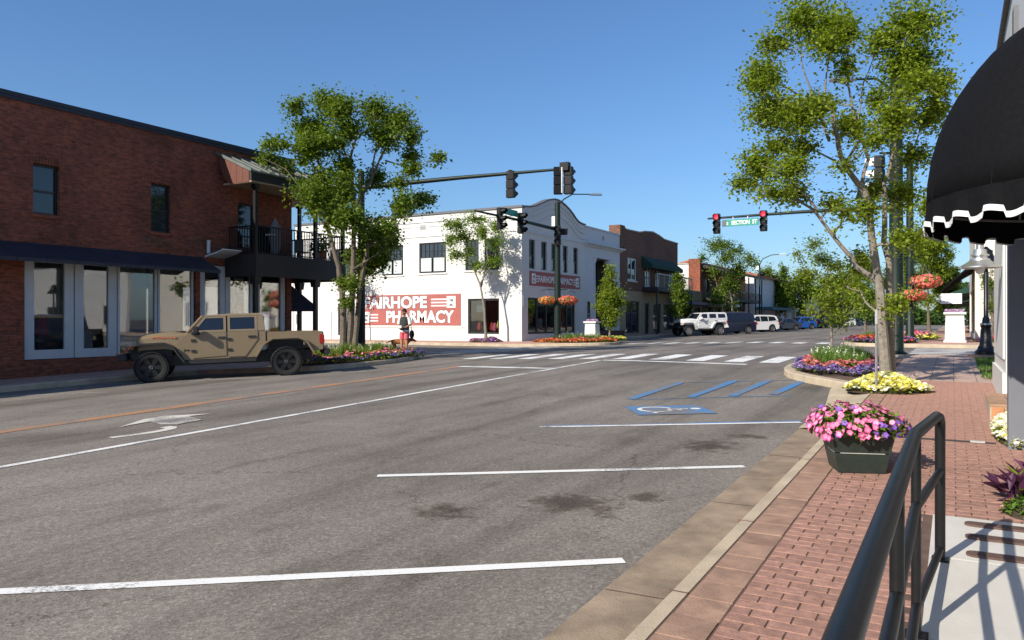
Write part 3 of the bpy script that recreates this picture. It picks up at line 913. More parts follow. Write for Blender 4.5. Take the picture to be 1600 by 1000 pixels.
baluster_run((XF - .06, Y0 + .08), (XF - .06, 21.45), 4.0, 4.98, 22)
baluster_run((XF - .06, 21.55), (XF - .06, Y1 - .05), 4.0, 4.98, 11)
baluster_run((X0 + .1, Y0 + .05), (XF - .1, Y0 + .05), 4.0, 4.98, 10)
baluster_run((XF - .15, Y1 - .05), (-25.9, Y1 - .05), 4.0, 4.98, 34)
def bpost(x, y, z0, z1, r=.06):
    m = MB().box((x, y, (z0 + z1) / 2), (r * 2, r * 2, z1 - z0))
    m.box((x, y, z1 - .14), (r * 3.4, r * 3.4, .28), taper=1.25)
    m.build('post', 'pole_black', bal)
for x, y in ((XF - .05, Y0 + .02), (XF - .05, 21.5), (XF - .05, Y1), (-23.3, Y1)):
    bpost(x, y, 3.95, 6.55); bpost(x, y, .1, 3.22, .07)
# balcony roof: standing-seam shed with red side cheek and brown soffit
ZT, ZE = 7.56, 6.80
rf = MB().prism([(X0 + .003, ZT), (XF + .25, ZE), (XF + .25, ZE - .06), (X0 + .003, ZT - .06)], lambda x, z: (x, Y0 - .45, z), lambda x, z: (x, Y1 + .3, z))
k = Y0 - .45
while k < Y1 + .3:
    rf.prism([(X0 + .003, ZT + .05), (XF + .25, ZE + .05), (XF + .25, ZE), (X0 + .003, ZT)], lambda x, z, k=k: (x, k, z), lambda x, z, k=k: (x, k + .025, z)); k += .42
rf.bb(-26, X0 - .003, 21.72, Y1 + .3, 6.98, 7.05)
rf.build('balcony_roof', 'roof_green', bal)
for i in range(5):
    xa = X0 + .06 + i * .31; xb = xa + .30
    za, zb = ZT - .08 - (xa - X0) * .425, ZT - .08 - (xb - X0) * .425
    lo = lambda x: 6.42 + (0 if x > X0 + .45 else (X0 + .45 - x) * 2.2)
    MB().prism([(xa, lo(xa)), (xb, lo(xb)), (xb, max(zb, lo(xb) + .02)), (xa, max(za, lo(xa) + .02))], lambda x, z: (x, Y0 - .40, z), lambda x, z: (x, Y0 - .36, z)).build('cheek_panel', 'copper_red', bal)
MB().bb(X0 + .3, XF + .2, Y0 - .38, Y1 + .25, 6.40, 6.46).bb(-26, X0 + .29, 21.75, Y1 + .25, 6.40, 6.46).build('soffit', 'soffit', bal)
MB().bb(XF + .10, XF + .2, Y0 - .38, Y1 + .26, 6.47, 6.78).bb(-26, XF + .09, Y1 + .18, Y1 + .27, 6.47, 6.95).build('eave_board', 'dark_brown', bal)

# ---- things on the balcony
gx = thing('covered_grill', 'black covered barbecue grill on the brick balcony', 'grill', (-21.75, 19.6, 3.95))
cv = MB()
cv.lathe([(.34, 0), (.36, .5), (.40, .55), (.40, .85), (.34, 1.05), (.18, 1.16), (0.01, 1.18)], 14)
cv.build('cover', 'black_cloth', gx, smooth=True)
MB().box((.52, .05, .8), (.36, .4, .05)).build('side_shelf', 'frame_white', gx)
for a in (-.3, .3): MB().tube([(a, -.2, 0), (a, -.2, .1)], .03, 6).build('wheel', 'rubber', gx)
gy = thing('folded_parasol', 'grey folded parasol cover beside the balcony grill', 'parasol', (-21.2, 19.75, 3.95))
MB().lathe([(.05, 0), (.16, .25), (.22, .7), (.18, 1.1), (.05, 1.35), (.01, 1.36)], 10).build('cover', 'grey_stucco', gy, smooth=True)
MB().tube([(0, 0, 0), (0, 0, 1.42)], .02, 6).build('pole', 'galv', gy)
tb = thing('balcony_table', 'small black metal table at the balcony end', 'table', (-21.6, 22.55, 3.95))
MB().lathe([(.45, .72), (.45, .75)], 18).build('table_top', 'pole_black', tb)
for i in range(4):
    a = R_(45 + 90 * i); MB().tube([(.1 * math.cos(a), .1 * math.sin(a), .72), (.36 * math.cos(a), .36 * math.sin(a), 0)], .02, 6).build('leg', 'pole_black', tb)
ch = thing('balcony_chair', 'black metal chair beside the balcony table', 'chair', (-22.6, 22.5, 3.95))
MB().box((0, 0, .45), (.45, .45, .04)).build('seat', 'pole_black', ch)
MB().box((-.2, 0, .72), (.03, .45, .5)).build('backrest', 'pole_black', ch)
for a, b in ((-.2, -.2), (.2, -.2), (.2, .2), (-.2, .2)): MB().tube([(a, b, 0), (a, b, .45)], .018, 6).build('leg', 'pole_black', ch)

# ---- 2. white pharmacy building
YP = 39.6
P = bthing('white_corner_shop', 'white painted two-storey corner shop with red lettered wall sign', 'building', (X0, YP, .4))
PT = 8.35
upw = [(-32.64, -30.9, 4.62, 6.57), (-29.61, -27.53, 4.68, 6.60), (-26.09, -25.11, 4.75, 6.62), (-24.7, -23.66, 4.72, 6.62), (-37.2, -35.4, 4.6, 6.55)]
low = [(-25.9, -23.66, .85, 3.0), (-36.5, -34.96, .66, 2.84)]
wall(MB(), 'y', YP, -40.5, X0 + .3, .1, PT, upw + low, .3, -1).build('side_wall', 'brick_white', P)
fw5 = [(40.5, 41.28, 4.80, 6.57), (42.06, 42.83, 4.80, 6.57), (43.45, 44.22, 4.80, 6.57), (45.09, 45.85, 4.80, 6.57), (46.69, 47.44, 4.80, 6.57)]
shp = (40.35, 47.05, .85, 3.05)
wall(MB(), 'x', X0 + .3, YP + .302, 48.55, .1, 8.0, fw5 + [shp], .3, 1).build('front_wall', 'brick_pale', P)
# curved parapet
par = smooth_path([(YP + .302, 8.42), (40.9, 8.5), (42.0, 8.85), (43.0, 9.22), (44.1, 9.42), (45.2, 9.26), (46.3, 8.9), (47.3, 8.36), (48.0, 8.25), (48.55, 8.25)], 1)
MB().prism([(YP + .302, 8.003)] + par + [(48.55, 8.003)], lambda a, z: (X0 + .3, a, z), lambda a, z: (X0, a, z)).build('parapet', 'brick_pale', P)
cpp = MB()
for (a, za), (b, zb) in zip(par, par[1:]):
    cpp.prism([(a, za + .004), (b, zb + .004), (b, zb + .09), (a, za + .09)], lambda y, z: (X0 + .38, y, z), lambda y, z: (X0 - .06, y, z))
cpp.build('coping', 'sign_grey', P)
for dzz, th_ in ((.32, .05), (.60, .04), (1.0, .05)):
    mo = MB()
    for (a, za), (b, zb) in zip(par, par[1:]):
        mo.prism([(a, za - dzz), (b, zb - dzz), (b, zb - dzz + th_), (a, za - dzz + th_)], lambda y, z: (X0 + .345, y, z), lambda y, z: (X0 + .301, y, z))
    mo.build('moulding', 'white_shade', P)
MB().bb(-40.6, X0 + .36, YP - .08, YP + .30, PT + .003, PT + .14).build('coping', 'sign_grey', P)
for z, d in ((7.9, .06), (7.62, .04), (6.98, .05)):
    MB().bb(-40.5, X0 + .30, YP - d, YP - .003, z, z + .09).build('moulding', 'white_paint', P)
MB().bb(X0 + .303, X0 + .36, YP + .05, 48.5, 6.95, 7.05).build('moulding', 'white_shade', P)
for px0 in (-37.5, -33.9, -29.6, -27.0, -24.6):
    vt = bpart('wall_vent', P)
    MB().bb(px0, px0 + .62, YP - .03, YP - .004, 7.38, 7.84).build('frame', 'white_paint', vt)
    for k in range(5): MB().bb(px0 + .08, px0 + .54, YP - .042, YP - .032, 7.45 + k * .066, 7.45 + k * .066 + .03).build('slat', 'sign_grey', vt)
MB().bb(-40.4, X0 - .01, YP + .32, 56, 7.6, 7.75).build('roof', 'concrete_grey', P)
MB().bb(-40.5, -40.2, YP + .32, 56, .1, 7.9).bb(-40.19, X0 - .05, 55.9, 56.2, .1, 7.9).build('rear_wall', 'brick_white', P)
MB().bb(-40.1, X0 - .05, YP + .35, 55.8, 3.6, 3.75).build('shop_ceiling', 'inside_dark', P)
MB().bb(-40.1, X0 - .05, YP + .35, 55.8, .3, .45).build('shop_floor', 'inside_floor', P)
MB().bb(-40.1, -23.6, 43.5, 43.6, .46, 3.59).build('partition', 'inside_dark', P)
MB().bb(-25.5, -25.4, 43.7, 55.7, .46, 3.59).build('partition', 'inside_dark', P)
for a0, a1, z0, z1 in upw[:2] + upw[4:]:
    window(P, 'y', YP, -1, a0, a1, z0, z1, 'frame_black', 'window_glass', .09, mull=((a0 + a1) / 2,), tran=(z0 + (z1 - z0) * .5,), mun=(3, 2, z0 + (z1 - z0) * .5, z1 - .09), inset=.08, sill='white_paint')
for a0, a1, z0, z1 in upw[2:4]:
    window(P, 'y', YP, -1, a0, a1, z0, z1, 'frame_black', 'window_glass', .08, tran=(z0 + (z1 - z0) * .5,), mun=(3, 2, z0 + (z1 - z0) * .5, z1 - .08), inset=.08, sill='white_paint')
for a0, a1, z0, z1 in upw[:2]:
    for s_ in (a0 + .12, (a0 + a1) / 2 + .08):
        MB().bb(s_, s_ + (a1 - a0) / 2 - .22, YP + .02, YP + .05, z0 + .1, z0 + .95).build('curtain', 'curtain', P)
for a0, a1, z0, z1 in fw5:
    window(P, 'x', X0 + .3, 1, a0, a1, z0, z1, 'frame_black', 'window_glass', .10, tran=(z0 + (z1 - z0) * .45,), mun=(3, 3, z0 + (z1 - z0) * .45, z1 - .1), inset=.10, backing=('blind', .5))
window(P, 'y', YP, -1, *low[0], 'frame_black', 'glass_shop', .12, mull=(-24.75,), inset=.08, name='shop_window')
window(P, 'y', YP, -1, *low[1], 'frame_black', 'glass_shop', .10, inset=.08, name='shop_window')
window(P, 'x', X0 + .3, 1, *shp, 'frame_black', 'glass_shop', .12, mull=(41.7, 42.95, 44.2, 45.9), tran=(), inset=.10, name='shop_window')
MB().bb(-37.98, -37.09, YP - .05, YP - .003, .3, 2.25).build('door', 'white_paint', P)
# goods in the windows
for x, c in ((-25.4, 'petal_red'), (-24.3, 'petal_pink'), (-24.0, 'petal_yellow'), (-25.0, 'leaf_bright'), (-24.5, 'petal_red')):
    MB().lathe([(.10, 1.0), (.16, 1.15), (.10, 1.4), (.05, 1.5)], 8, (x, YP + .55, random.uniform(0, .25))).build('goods', c, P, smooth=True)
MB().bb(-25.5, -24.9, YP + .36, YP + .38, 2.2, 2.6).build('open_panel', 'teal_wall', P)
yj = MB().lathe([(.05, 1.1), (.22, 1.25), (.25, 1.6), (.2, 1.95), (.08, 2.02)], 10, (-35.5, YP + .5, 0)); yj.build('yellow_garment', 'yellow_cloth', P, smooth=True)
for y0_, z0_, m_ in ((42.0, 1.5, 'petal_orange'), (43.3, 1.2, 'white_shade'), (45.0, 1.3, 'leaf_bright'), (46.2, 1.0, 'white_shade'), (46.4, 2.0, 'petal_orange')):
    MB().bb(X0 - .6, X0 - .55, y0_, y0_ + .55, z0_, z0_ + .6).build('goods', m_, P)

def rx_panel(parent, ax, c, out, a, z, wd, ht):
    """white panel with a dark mortar, crossed R on it and a pestle"""
    b = MB(); bar(b, ax, c, a - wd / 2, a + wd / 2, z - ht / 2, z + ht / 2, .003 * out, .012 * out)
    po = b.build('logo_panel', 'sign_white', parent)
    h = MB()
    sg = 1 if (ax == 'y') == (out < 0) else -1
    pr = [(-.28, .22), (.28, .22), (.26, .12), (.14, .02), (.10, -.18), (.22, -.28), (.22, -.34), (-.22, -.34), (-.22, -.28), (-.10, -.18), (-.14, .02), (-.26, .12)]
    h.prism([(a + p[0] * wd, z + p[1] * ht) for p in pr], lambda q, r: P3(ax, c, q, r, .0125 * out), lambda q, r: P3(ax, c, q, r, .018 * out))
    pe = [(.16, .25), (.22, .25), (.32, .42), (.28, .44)]
    h.prism([(a + p[0] * wd * sg, z + p[1] * ht) for p in pe], lambda q, r: P3(ax, c, q, r, .0125 * out), lambda q, r: P3(ax, c, q, r, .018 * out))
    h.build('mortar_mark', 'sign_grey', parent)
    o = link('rx_mark', text_mesh('Rx', 'sign_white', ht * .42, .01, .003), parent, P3(ax, c, a, z - .04 * ht, .022 * out))
    face_wall(o, (0, out, 0) if ax == 'y' else (out, 0, 0))
def stripes(parent, ax, c, out, a0, a1, zs, th_):
    for z in zs:
        b = MB(); bar(b, ax, c, a0, a1, z - th_ / 2, z + th_ / 2, .003 * out, .014 * out); b.build('stripe', 'sign_white', parent)
def letters(parent, txt, ax, c, out, a, z, size, width, bold, shadow=True):
    nrm = (0, out, 0) if ax == 'y' else (out, 0, 0)
    if shadow:
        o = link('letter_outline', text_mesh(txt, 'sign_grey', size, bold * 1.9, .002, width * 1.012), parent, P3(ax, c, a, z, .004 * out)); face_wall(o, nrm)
    o = link('lettering', text_mesh(txt, 'sign_white', size, bold, .004, width), parent, P3(ax, c, a, z, .012 * out)); face_wall(o, nrm)
c_ = YP - .03
sg = MB().bb(-34.85, -26.42, c_, YP - .003, 1.36, 3.33).build('painted_sign', 'sign_red', P)
MB().bb(-34.9, -26.3, YP - .05, YP - .004, 1.22, 1.30).build('sign_ledge', 'white_paint', P)
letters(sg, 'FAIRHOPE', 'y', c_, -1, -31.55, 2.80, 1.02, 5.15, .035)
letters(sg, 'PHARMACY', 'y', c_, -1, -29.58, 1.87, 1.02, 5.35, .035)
rx_panel(sg, 'y', c_, -1, -27.12, 2.83, .66, .72)
rx_panel(sg, 'y', c_, -1, -33.98, 1.88, .66, .72)
stripes(sg, 'y', c_, -1, -28.65, -27.47, (2.60, 2.80, 3.00), .085)
stripes(sg, 'y', c_, -1, -33.62, -32.95, (1.65, 1.85, 2.05), .085)
cx = X0 + .33
sf = MB().bb(X0 + .303, cx, 40.52, 47.7, 3.78, 4.66).build('fascia_sign', 'sign_red', P)
letters(sf, 'FAIRHOPE PHARMACY', 'x', cx, 1, 44.1, 4.21, .56, 4.9, .012, False)
rx_panel(sf, 'x', cx, 1, 41.02, 4.22, .5, .62); rx_panel(sf, 'x', cx, 1, 47.25, 4.22, .5, .62)
stripes(sf, 'x', cx, 1, 41.3, 41.62, (4.06, 4.22, 4.38), .07); stripes(sf, 'x', cx, 1, 46.62, 46.96, (4.06, 4.22, 4.38), .07)
for y in (42.0, 45.7):
    MB().tube([(X0 + .31, y, 3.5), (X0 + .7, y, 3.6), (X0 + .9, y, 3.45)], .02, 6).build('sign_lamp', 'galv', P)
MB().bb(X0 + .301, X0 + .34, 39.68, 40.02, 2.5, 3.2).build('wall_plaque', 'white_shade', P)

# annex in white corrugated metal, further along the side street
A = bthing('metal_annex', 'white corrugated metal shed next to the white corner shop', 'building', (-45, 40.2, .3))
an = MB()
x = -60.0
while x < -40.55:
    an.bb(x, x + .17, 40.18, 40.3, .1, 5.2); an.bb(x + .17, x + .24, 40.13, 40.3, .1, 5.2); x += .24
an.build('corrugated_wall', 'white_paint', A)
MB().bb(-60, -40.55, 40.31, 50, 4.9, 5.0).build('roof', 'concrete_grey', A)
dr_ = MB().bb(-42.6, -41.6, 40.06, 40.125, .3, 2.3).build('door', 'frame_black', A)
for z in (1.25, 1.65): MB().bb(-42.25, -41.95, 40.045, 40.058, z, z + .28).build('door_light', 'sign_white', dr_)
MB().bb(-42.75, -42.61, 40.05, 40.125, .3, 2.45).build('door_frame', 'white_shade', A)
mt_ = MB().bb(-40.35, -40.1, YP - .12, YP - .02, 1.4, 2.1); mt_.tube([(-40.2, YP - .06, 2.1), (-40.2, YP - .06, 6.5)], .04, 6)
mt_.build('electric_meter', 'galv', P)

# ---- 3. bank with columns
K = bthing('columned_bank', 'pale grey classical bank with two columns in a recess', 'building', (X0, 51.8, .5))
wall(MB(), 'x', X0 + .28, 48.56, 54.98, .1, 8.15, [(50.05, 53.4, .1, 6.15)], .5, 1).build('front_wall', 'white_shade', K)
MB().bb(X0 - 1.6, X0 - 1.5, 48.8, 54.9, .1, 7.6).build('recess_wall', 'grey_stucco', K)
MB().bb(X0 - 1.49, X0 - .23, 48.9, 54.8, 6.16, 6.3).build('recess_ceiling', 'white_shade', K)
cor = MB()
for i, (d, z0, z1) in enumerate(((.10, 6.85, 6.95), (.22, 6.95, 7.02), (.36, 7.02, 7.12))): cor.bb(X0 + .283, X0 + .28 + d, 48.5, 55.02 + d, z0, z1 - .002)
cor.build('cornice', 'white_shade', K)
MB().bb(X0 - .22, X0 + .34, 48.56, 54.98, 8.153, 8.25).build('coping', 'white_shade', K)
for y in (50.25, 53.15):
    cl = MB().lathe([(.34, .95), (.34, 1.05), (.29, 1.1), (.27, 3), (.24, 5.75), (.30, 5.85), (.33, 6.0), (.33, 6.12)], 16, (X0 + .08, y, 0))
    cl.build('column', 'white_shade', K, smooth=True)
MB().bb(X0 - .5, X0 + .62, 49.8, 53.6, .1, .93).build('plinth', 'stone_wine', K)
MB().bb(X0 - .21, X0 + .42, 53.61, 55.6, .1, .9).build('plinth', 'stone_wine', K)
MB().lathe([(.02, 0), (.16, .01), (.18, .02), (.01, .03)], 8, (X0 + .281, 51.8, 7.65), 'X').build('shield', 'concrete_tan', K)
for y in (49.2, 54.2): window(K, 'x', X0 + .28, 1, y - .2, y + .2, 1.4, 3.0, 'frame_black', 'window_glass', .06, inset=-.03, depth=.03)
MB().bb(-34, X0 - .25, 48.6, 54.9, 7.4, 7.55).bb(-34, X0 - .25, 54.7, 54.95, .1, 8.1).build('roof', 'concrete_grey', K)
MB().bb(X0 - 1.49, X0 - 1.44, 51.0, 52.4, .1, 3.4).build('door', 'frame_black', K)

# ---- 4. brown brick building
W = bthing('brown_brick_building', 'brown brick two-storey building with green awning over a balcony', 'building', (X0, 62, .5))
bw = [(56.7, 58.65, 4.82, 6.62), (60.6, 62.0, 4.45, 6.2), (63.2, 64.5, 4.45, 6.2), (66.5, 67.8, 4.45, 6.2)]
bl = [(56.3, 59.4, .66, 3.2), (60.6, 61.7, .4, 3.1), (62.6, 64.6, .4, 3.1), (65.3, 68.3, .8, 3.1)]
wall(MB(), 'x', X0 + .25, 55.0, 69.3, 4.003, 8.35, bw, .3, 1).build('upper_wall', 'brick_brown', W)
wall(MB(), 'x', X0 + .25, 55.0, 69.3, .1, 4.0, bl, .3, 1).build('lower_wall', 'tan_stucco', W)
pp = [(55.0, 8.353), (55.0, 8.85), (56.2, 8.85), (56.25, 8.72), (59.2, 8.78), (60.5, 8.98), (62.4, 9.12), (64.0, 8.98), (65.4, 8.76), (69.3, 8.72), (69.3, 8.353)]
MB().prism(pp, lambda a, z: (X0 + .25, a, z), lambda a, z: (X0 - .05, a, z)).build('parapet', 'brick_brown', W)
cw = MB()
for (a, za), (b, zb) in zip(pp[2:-1], pp[3:-1]): cw.prism([(a, za + .004), (b, zb + .004), (b, zb + .1), (a, za + .1)], lambda y, z: (X0 + .32, y, z), lambda y, z: (X0 - .08, y, z))
cw.build('coping', 'concrete_grey', W)
MB().bb(X0 - .6, X0 + .32, 54.98, 56.0, 7.3, 9.0).build('corner_pier', 'brick_brown', W)
MB().bb(-36, X0 - .06, 55.05, 55.3, .1, 8.5).bb(-36, X0 - .06, 69.0, 69.25, .1, 8.5).bb(-36, X0 - .07, 55.31, 68.99, 7.6, 7.7).build('rear_shell', 'brick_brown', W)
for a0, a1, z0, z1 in bw: window(W, 'x', X0 + .25, 1, a0, a1, z0, z1, 'frame_white', 'window_glass', .13, mull=((a0 + a1) / 2,), inset=.06, sill='frame_white')
for a0, a1, z0, z1 in bl: window(W, 'x', X0 + .25, 1, a0, a1, z0, z1, 'frame_black', 'window_glass', .10, mull=((a0 + a1) / 2,), inset=.12, name='shop_window')
MB().prism([(X0 + .26, 6.95), (X0 + 1.2, 6.25), (X0 + 1.2, 5.95), (X0 + .26, 5.95)], lambda x, z: (x, 59.8, z), lambda x, z: (x, 67.9, z)).build('cloth_awning', 'green_cloth', W)
wb = bpart('balcony', W)
MB().bb(X0 + .26, X0 + 1.6, 59.9, 69.6, 4.05, 4.4).build('deck', 'dark_brown', wb)
for i in range(33):
    y = 59.95 + i * .3; MB().box((X0 + 1.55, y, 4.93), (.03, .03, 1.05)).build('baluster', 'galv' if i % 6 else 'frame_white', wb)
MB().bb(X0 + 1.5, X0 + 1.6, 59.9, 69.6, 5.42, 5.5).build('handrail', 'galv', wb)
for y in (60.0, 64.8, 69.5): MB().bb(X0 + 1.45, X0 + 1.57, y - .06, y + .06, .4, 4.04).build('post', 'pole_black', wb)
MB().bb(X0 + .9, X0 + .96, 66.2, 67.4, 3.05, 3.75).build('hanging_sign', 'white_shade', W)

# ---- 5. farther buildings along the same side
def block(name, label, y0, y1, h, m, cop='concrete_grey', nwin=3, storeys=2, base=None, depth=12, x=X0 + .2, side=None):
    b = bthing(name, label, 'building', (x, (y0 + y1) / 2, .4))
    holes = []
    wd = (y1 - y0) / nwin
    for i in range(nwin):
        holes.append((y0 + wd * i + wd * .15, y0 + wd * (i + 1) - wd * .15, .6, 3.0))
        if storeys > 1: holes.append((y0 + wd * i + wd * .3, y0 + wd * (i + 1) - wd * .3, 4.4, 6.0))
    wall(MB(), 'x', x, y0, y1, .1, h, holes, .3, 1).build('front_wall', m, b)
    wall(MB(), 'y', y0, x - depth, x - .302, .1, h - .05, (), .3, -1).build('side_wall', side or m, b)
    MB().bb(x - depth, x - .31, y0 + .31, y1, h - .6, h - .5).build('roof', 'concrete_grey', b)
    MB().bb(x - depth, x + .06, y0 - .05, y1, h + .003, h + .12).build('coping', cop, b)
    for hh in holes: window(b, 'x', x, 1, *hh, 'frame_black', 'window_glass', .1, mull=((hh[0] + hh[1]) / 2,), inset=.1)
    return b
b5 = block('low_tan_shop', 'low tan shop front between the brown brick and orange buildings', 69.4, 78.0, 4.5, 'tan_stucco', storeys=1, x=X0)
MB().bb(X0 + .01, X0 + 1.5, 69.9, 77.5, 3.15, 3.4).build('shop_canopy', 'grey_stucco', b5)
b6 = block('orange_building', 'two-storey building with white end wall, orange upper front and dark balcony', 78.1, 97.0, 7.5, 'brick_brown', nwin=5, x=X0, side='white_paint', depth=16)
MB().bb(X0 - 1.3, X0 - .1, 77.75, 78.75, 4.6, 8.0).build('chimney', 'brick_red', b6)
MB().bb(X0 + .01, X0 + .05, 84, 96.5, 4.3, 6.6).build('orange_panel', 'orange_wall', b6)
ob = bpart('balcony', b6)
MB().bb(X0 + .06, X0 + 2.1, 78.3, 97, 3.7, 4.0).build('deck', 'dark_brown', ob)
MB().prism([(X0 + .06, 7.4), (X0 + 2.3, 6.75), (X0 + 2.3, 6.6), (X0 + .06, 7.1)], lambda x, z: (x, 78.3, z), lambda x, z: (x, 97.2, z)).build('balcony_roof', 'dark_brown', ob)
for y in (78.5, 82, 86, 90, 93.5, 96.9): MB().bb(X0 + 1.95, X0 + 2.07, y - .06, y + .06, .3, 6.6).build('post', 'pole_black', ob)
MB().bb(X0 + 1.98, X0 + 2.04, 78.5, 96.9, 4.75, 4.85).build('handrail', 'pole_black', ob)
for i in range(60): MB().box((X0 + 2.0, 78.6 + i * .31, 4.4), (.03, .03, .8)).build('baluster', 'pole_black', ob)
MB().bb(X0 + .06, X0 + 2.2, 80, 85, 3.1, 3.35).build('shop_canopy', 'white_paint', b6)
b7 = bthing('gable_house', 'white building with red tiled gable roof beyond the orange building', 'building', (-30, 104, .4))
gx0, gx1 = -38.0, X0 + .6
wall(MB(), 'y', 99, gx0, gx1, .1, 7.4, (), .3, -1).build('gable_wall', 'white_paint', b7)
MB().prism([(gx0, 7.403), (gx1, 7.403), ((gx0 + gx1) / 2, 9.2)], lambda x, z: (x, 99, z), lambda x, z: (x, 99.3, z)).build('gable', 'white_paint', b7)
mid = (gx0 + gx1) / 2
for s_, e in ((-1, gx0 - .5), (1, gx1 + .5)):
    MB().prism([(mid, 9.35), (e, 7.2), (e, 7.45), (mid, 9.6)], lambda x, z: (x, 98.6, z), lambda x, z: (x, 125, z)).build('roof', 'roof_tile', b7)
wall(MB(), 'x', gx1, 99.31, 125, .1, 7.4, [(101 + 6 * i, 104.5 + 6 * i, .6, 3) for i in range(4)], .3, 1).build('street_wall', 'white_paint', b7)
MB().bb(gx1 + .01, gx1 + 2.2, 99.5, 112, 3.0, 3.35).build('shop_canopy', 'teal_wall', b7)
b8 = block('pale_block', 'pale low building far down the street behind trees', 126, 150, 6.0, 'cream', nwin=6, x=X0 + 1)
b9 = block('red_shop', 'dark red low shop beyond the pale building', 151, 180, 5.2, 'brick_red', nwin=6, x=X0 + 1.2)
# ------------------------------------------------------------------ the shop on the near side: wall, domed awning, steps
S = bthing('near_shop', 'grey stucco shop with white pilaster behind the black domed awning', 'building', (1.0, 9.6, .3))
wall(MB(), 'y', 9.6, .50, 6.0, .1, 3.3, (), .25, -1).build('entry_wall', 'grey_stucco', S)
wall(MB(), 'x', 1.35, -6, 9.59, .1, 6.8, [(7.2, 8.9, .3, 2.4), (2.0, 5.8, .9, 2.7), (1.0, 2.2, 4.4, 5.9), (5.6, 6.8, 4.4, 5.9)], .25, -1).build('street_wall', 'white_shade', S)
window(S, 'x', 1.35, -1, 7.2, 8.9, .3, 2.4, 'frame_black', 'window_glass', .12, mull=(8.05,), name='shop_door')
window(S, 'x', 1.35, -1, 2.0, 5.8, .9, 2.7, 'frame_black', 'window_glass', .1, mull=(3.9,), name='shop_window')
for a in (1.0, 5.6): window(S, 'x', 1.35, -1, a, a + 1.2, 4.4, 5.9, 'frame_white', 'window_glass', .1, tran=(5.15,))
wall(MB(), 'x', .78, 9.86, 17.4, 3.2, 6.75, [(10.6, 11.5, 4.6, 6.0), (13.0, 13.9, 4.6, 6.0)], .25, -1).build('upper_wall', 'white_shade', S)
wall(MB(), 'x', 1.0, 9.86, 17.4, .1, 3.19, [(10.4, 13.2, .9, 2.8)], .25, -1).build('lower_wall', 'grey_stucco', S)
for a in (10.6, 13.0):
    window(S, 'x', .78, -1, a, a + .9, 4.6, 6.0, 'frame_white', 'window_glass', .08, tran=(5.3,), inset=.03)
    MB().bb(.72, .779, a - .32, a - .03, 4.55, 6.05).build('shutter', 'sign_grey', S)
window(S, 'x', 1.0, -1, 10.4, 13.2, .9, 2.8, 'frame_black', 'window_glass', .08, mull=(11.8,), name='shop_window')
MB().bb(.70, 1.3, 9.4, 17.5, 6.76, 6.84).build('eave', 'sign_grey', S)
wall(MB(), 'y', 17.4, 1.251, 9, .1, 6.75, (), .25, 1).build('end_wall', 'white_shade', S)
pl = MB().bb(.68, .99, 13.65, 17.3, .25, 3.19); pl.bb(.64, .679, 13.75, 17.25, .3, .9); pl.bb(.655, .679, 13.95, 16.95, 1.1, 2.9)
pl.build('pilaster', 'white_paint', S)
# wall lantern: tiered metal hood on an arm
wl = thing('wall_lantern', 'silver tiered dome lantern on an arm from the white pilaster', 'lantern', (.36, 14.2, 2.52))
MB().lathe([(.05, .42), (.055, .30), (.09, .29), (.10, .22), (.13, .215), (.13, .19), (.105, .185), (.105, .15), (.14, .145), (.145, .12), (.20, .08), (.30, .02), (.30, 0), (.02, .03)], 20).build('hood', 'cap_silver', wl, smooth=True)
MB().tube([(0, 0, .40), (.1, 0, .46), (.32, 0, .44)], .02, 8).build('arm', 'pole_black', wl)
MB().lathe([(.06, .04), (.07, -.02), (.05, -.08), (.01, -.1)], 12).build('bulb_glass', 'lamp_clear', wl, smooth=True)
# steps tiled in brown
st = bthing('tiled_step', 'low step faced in brown and rust tiles below the pilaster', 'step', (.7, 12.5, .38))
z0 = G(0, 12) + .14
MB().bb(.41, 1.6, 11.82, 13.6, z0 - .05, z0 + .195).build('step_core', 'concrete_tan', st)
for i in range(5):
    for j in range(4):
        MB().bb(.405 + i * .24, .405 + i * .24 + .232, 11.81 + j * .447, 11.81 + j * .447 + .44, z0 + .196, z0 + .222).build('tile', 'tile_brown', st)
for i in range(6):
    MB().bb(.43 + i * .16, .43 + i * .16 + .14, 11.79, 11.818, z0 + .01, z0 + .185).build('tile', 'tile_rust' if i == 0 else 'tile_brown', st)

# awning: half dome on the wall, scalloped valance bound in white
AW = thing('domed_awning', 'black fabric domed awning with white scalloped trim', 'awning', (1.34, 8.0, 2.45))
RX, RY, RZ, ZB = 1.56, 1.62, 1.72, .27
dm = MB(); NA, NE = 40, 14
vs = []
for j in range(NE + 1):
    e = (math.pi / 2) * j / NE
    for i in range(NA + 1):
        a = math.pi / 2 + math.pi * i / NA
        sag = 1 - .012 * abs(math.sin(5 * a)) * math.sin(2 * e)
        vs.append((RX * math.cos(a) * math.cos(e) * sag, RY * math.sin(a) * math.cos(e) * sag, ZB + RZ * math.sin(e) ** .93))
dm.add(vs, [(j * (NA + 1) + i, j * (NA + 1) + i + 1, (j + 1) * (NA + 1) + i + 1, (j + 1) * (NA + 1) + i) for j in range(NE) for i in range(NA)])
do = dm.build('canopy', 'black_cloth', AW, smooth='all')
so = do.modifiers.new('thick', 'SOLIDIFY'); so.thickness = .012
NS = 15; va, tr_ = [], []
vm, tm = MB(), MB()
NV = 300
def scal(t):
    u = (t * NS) % 1.0
    return .045 * (1 if .12 < u < .62 else 0) + .012 * math.sin(u * 6.28)
ring = []
for i in range(NV + 1):
    t = i / NV; a = math.pi / 2 + math.pi * t
    fl = 1 + .015 * math.sin(t * NS * 6.28)
    x, y = RX * math.cos(a), RY * math.sin(a)
    ring.append((x, y, .035 + scal(t), fl))
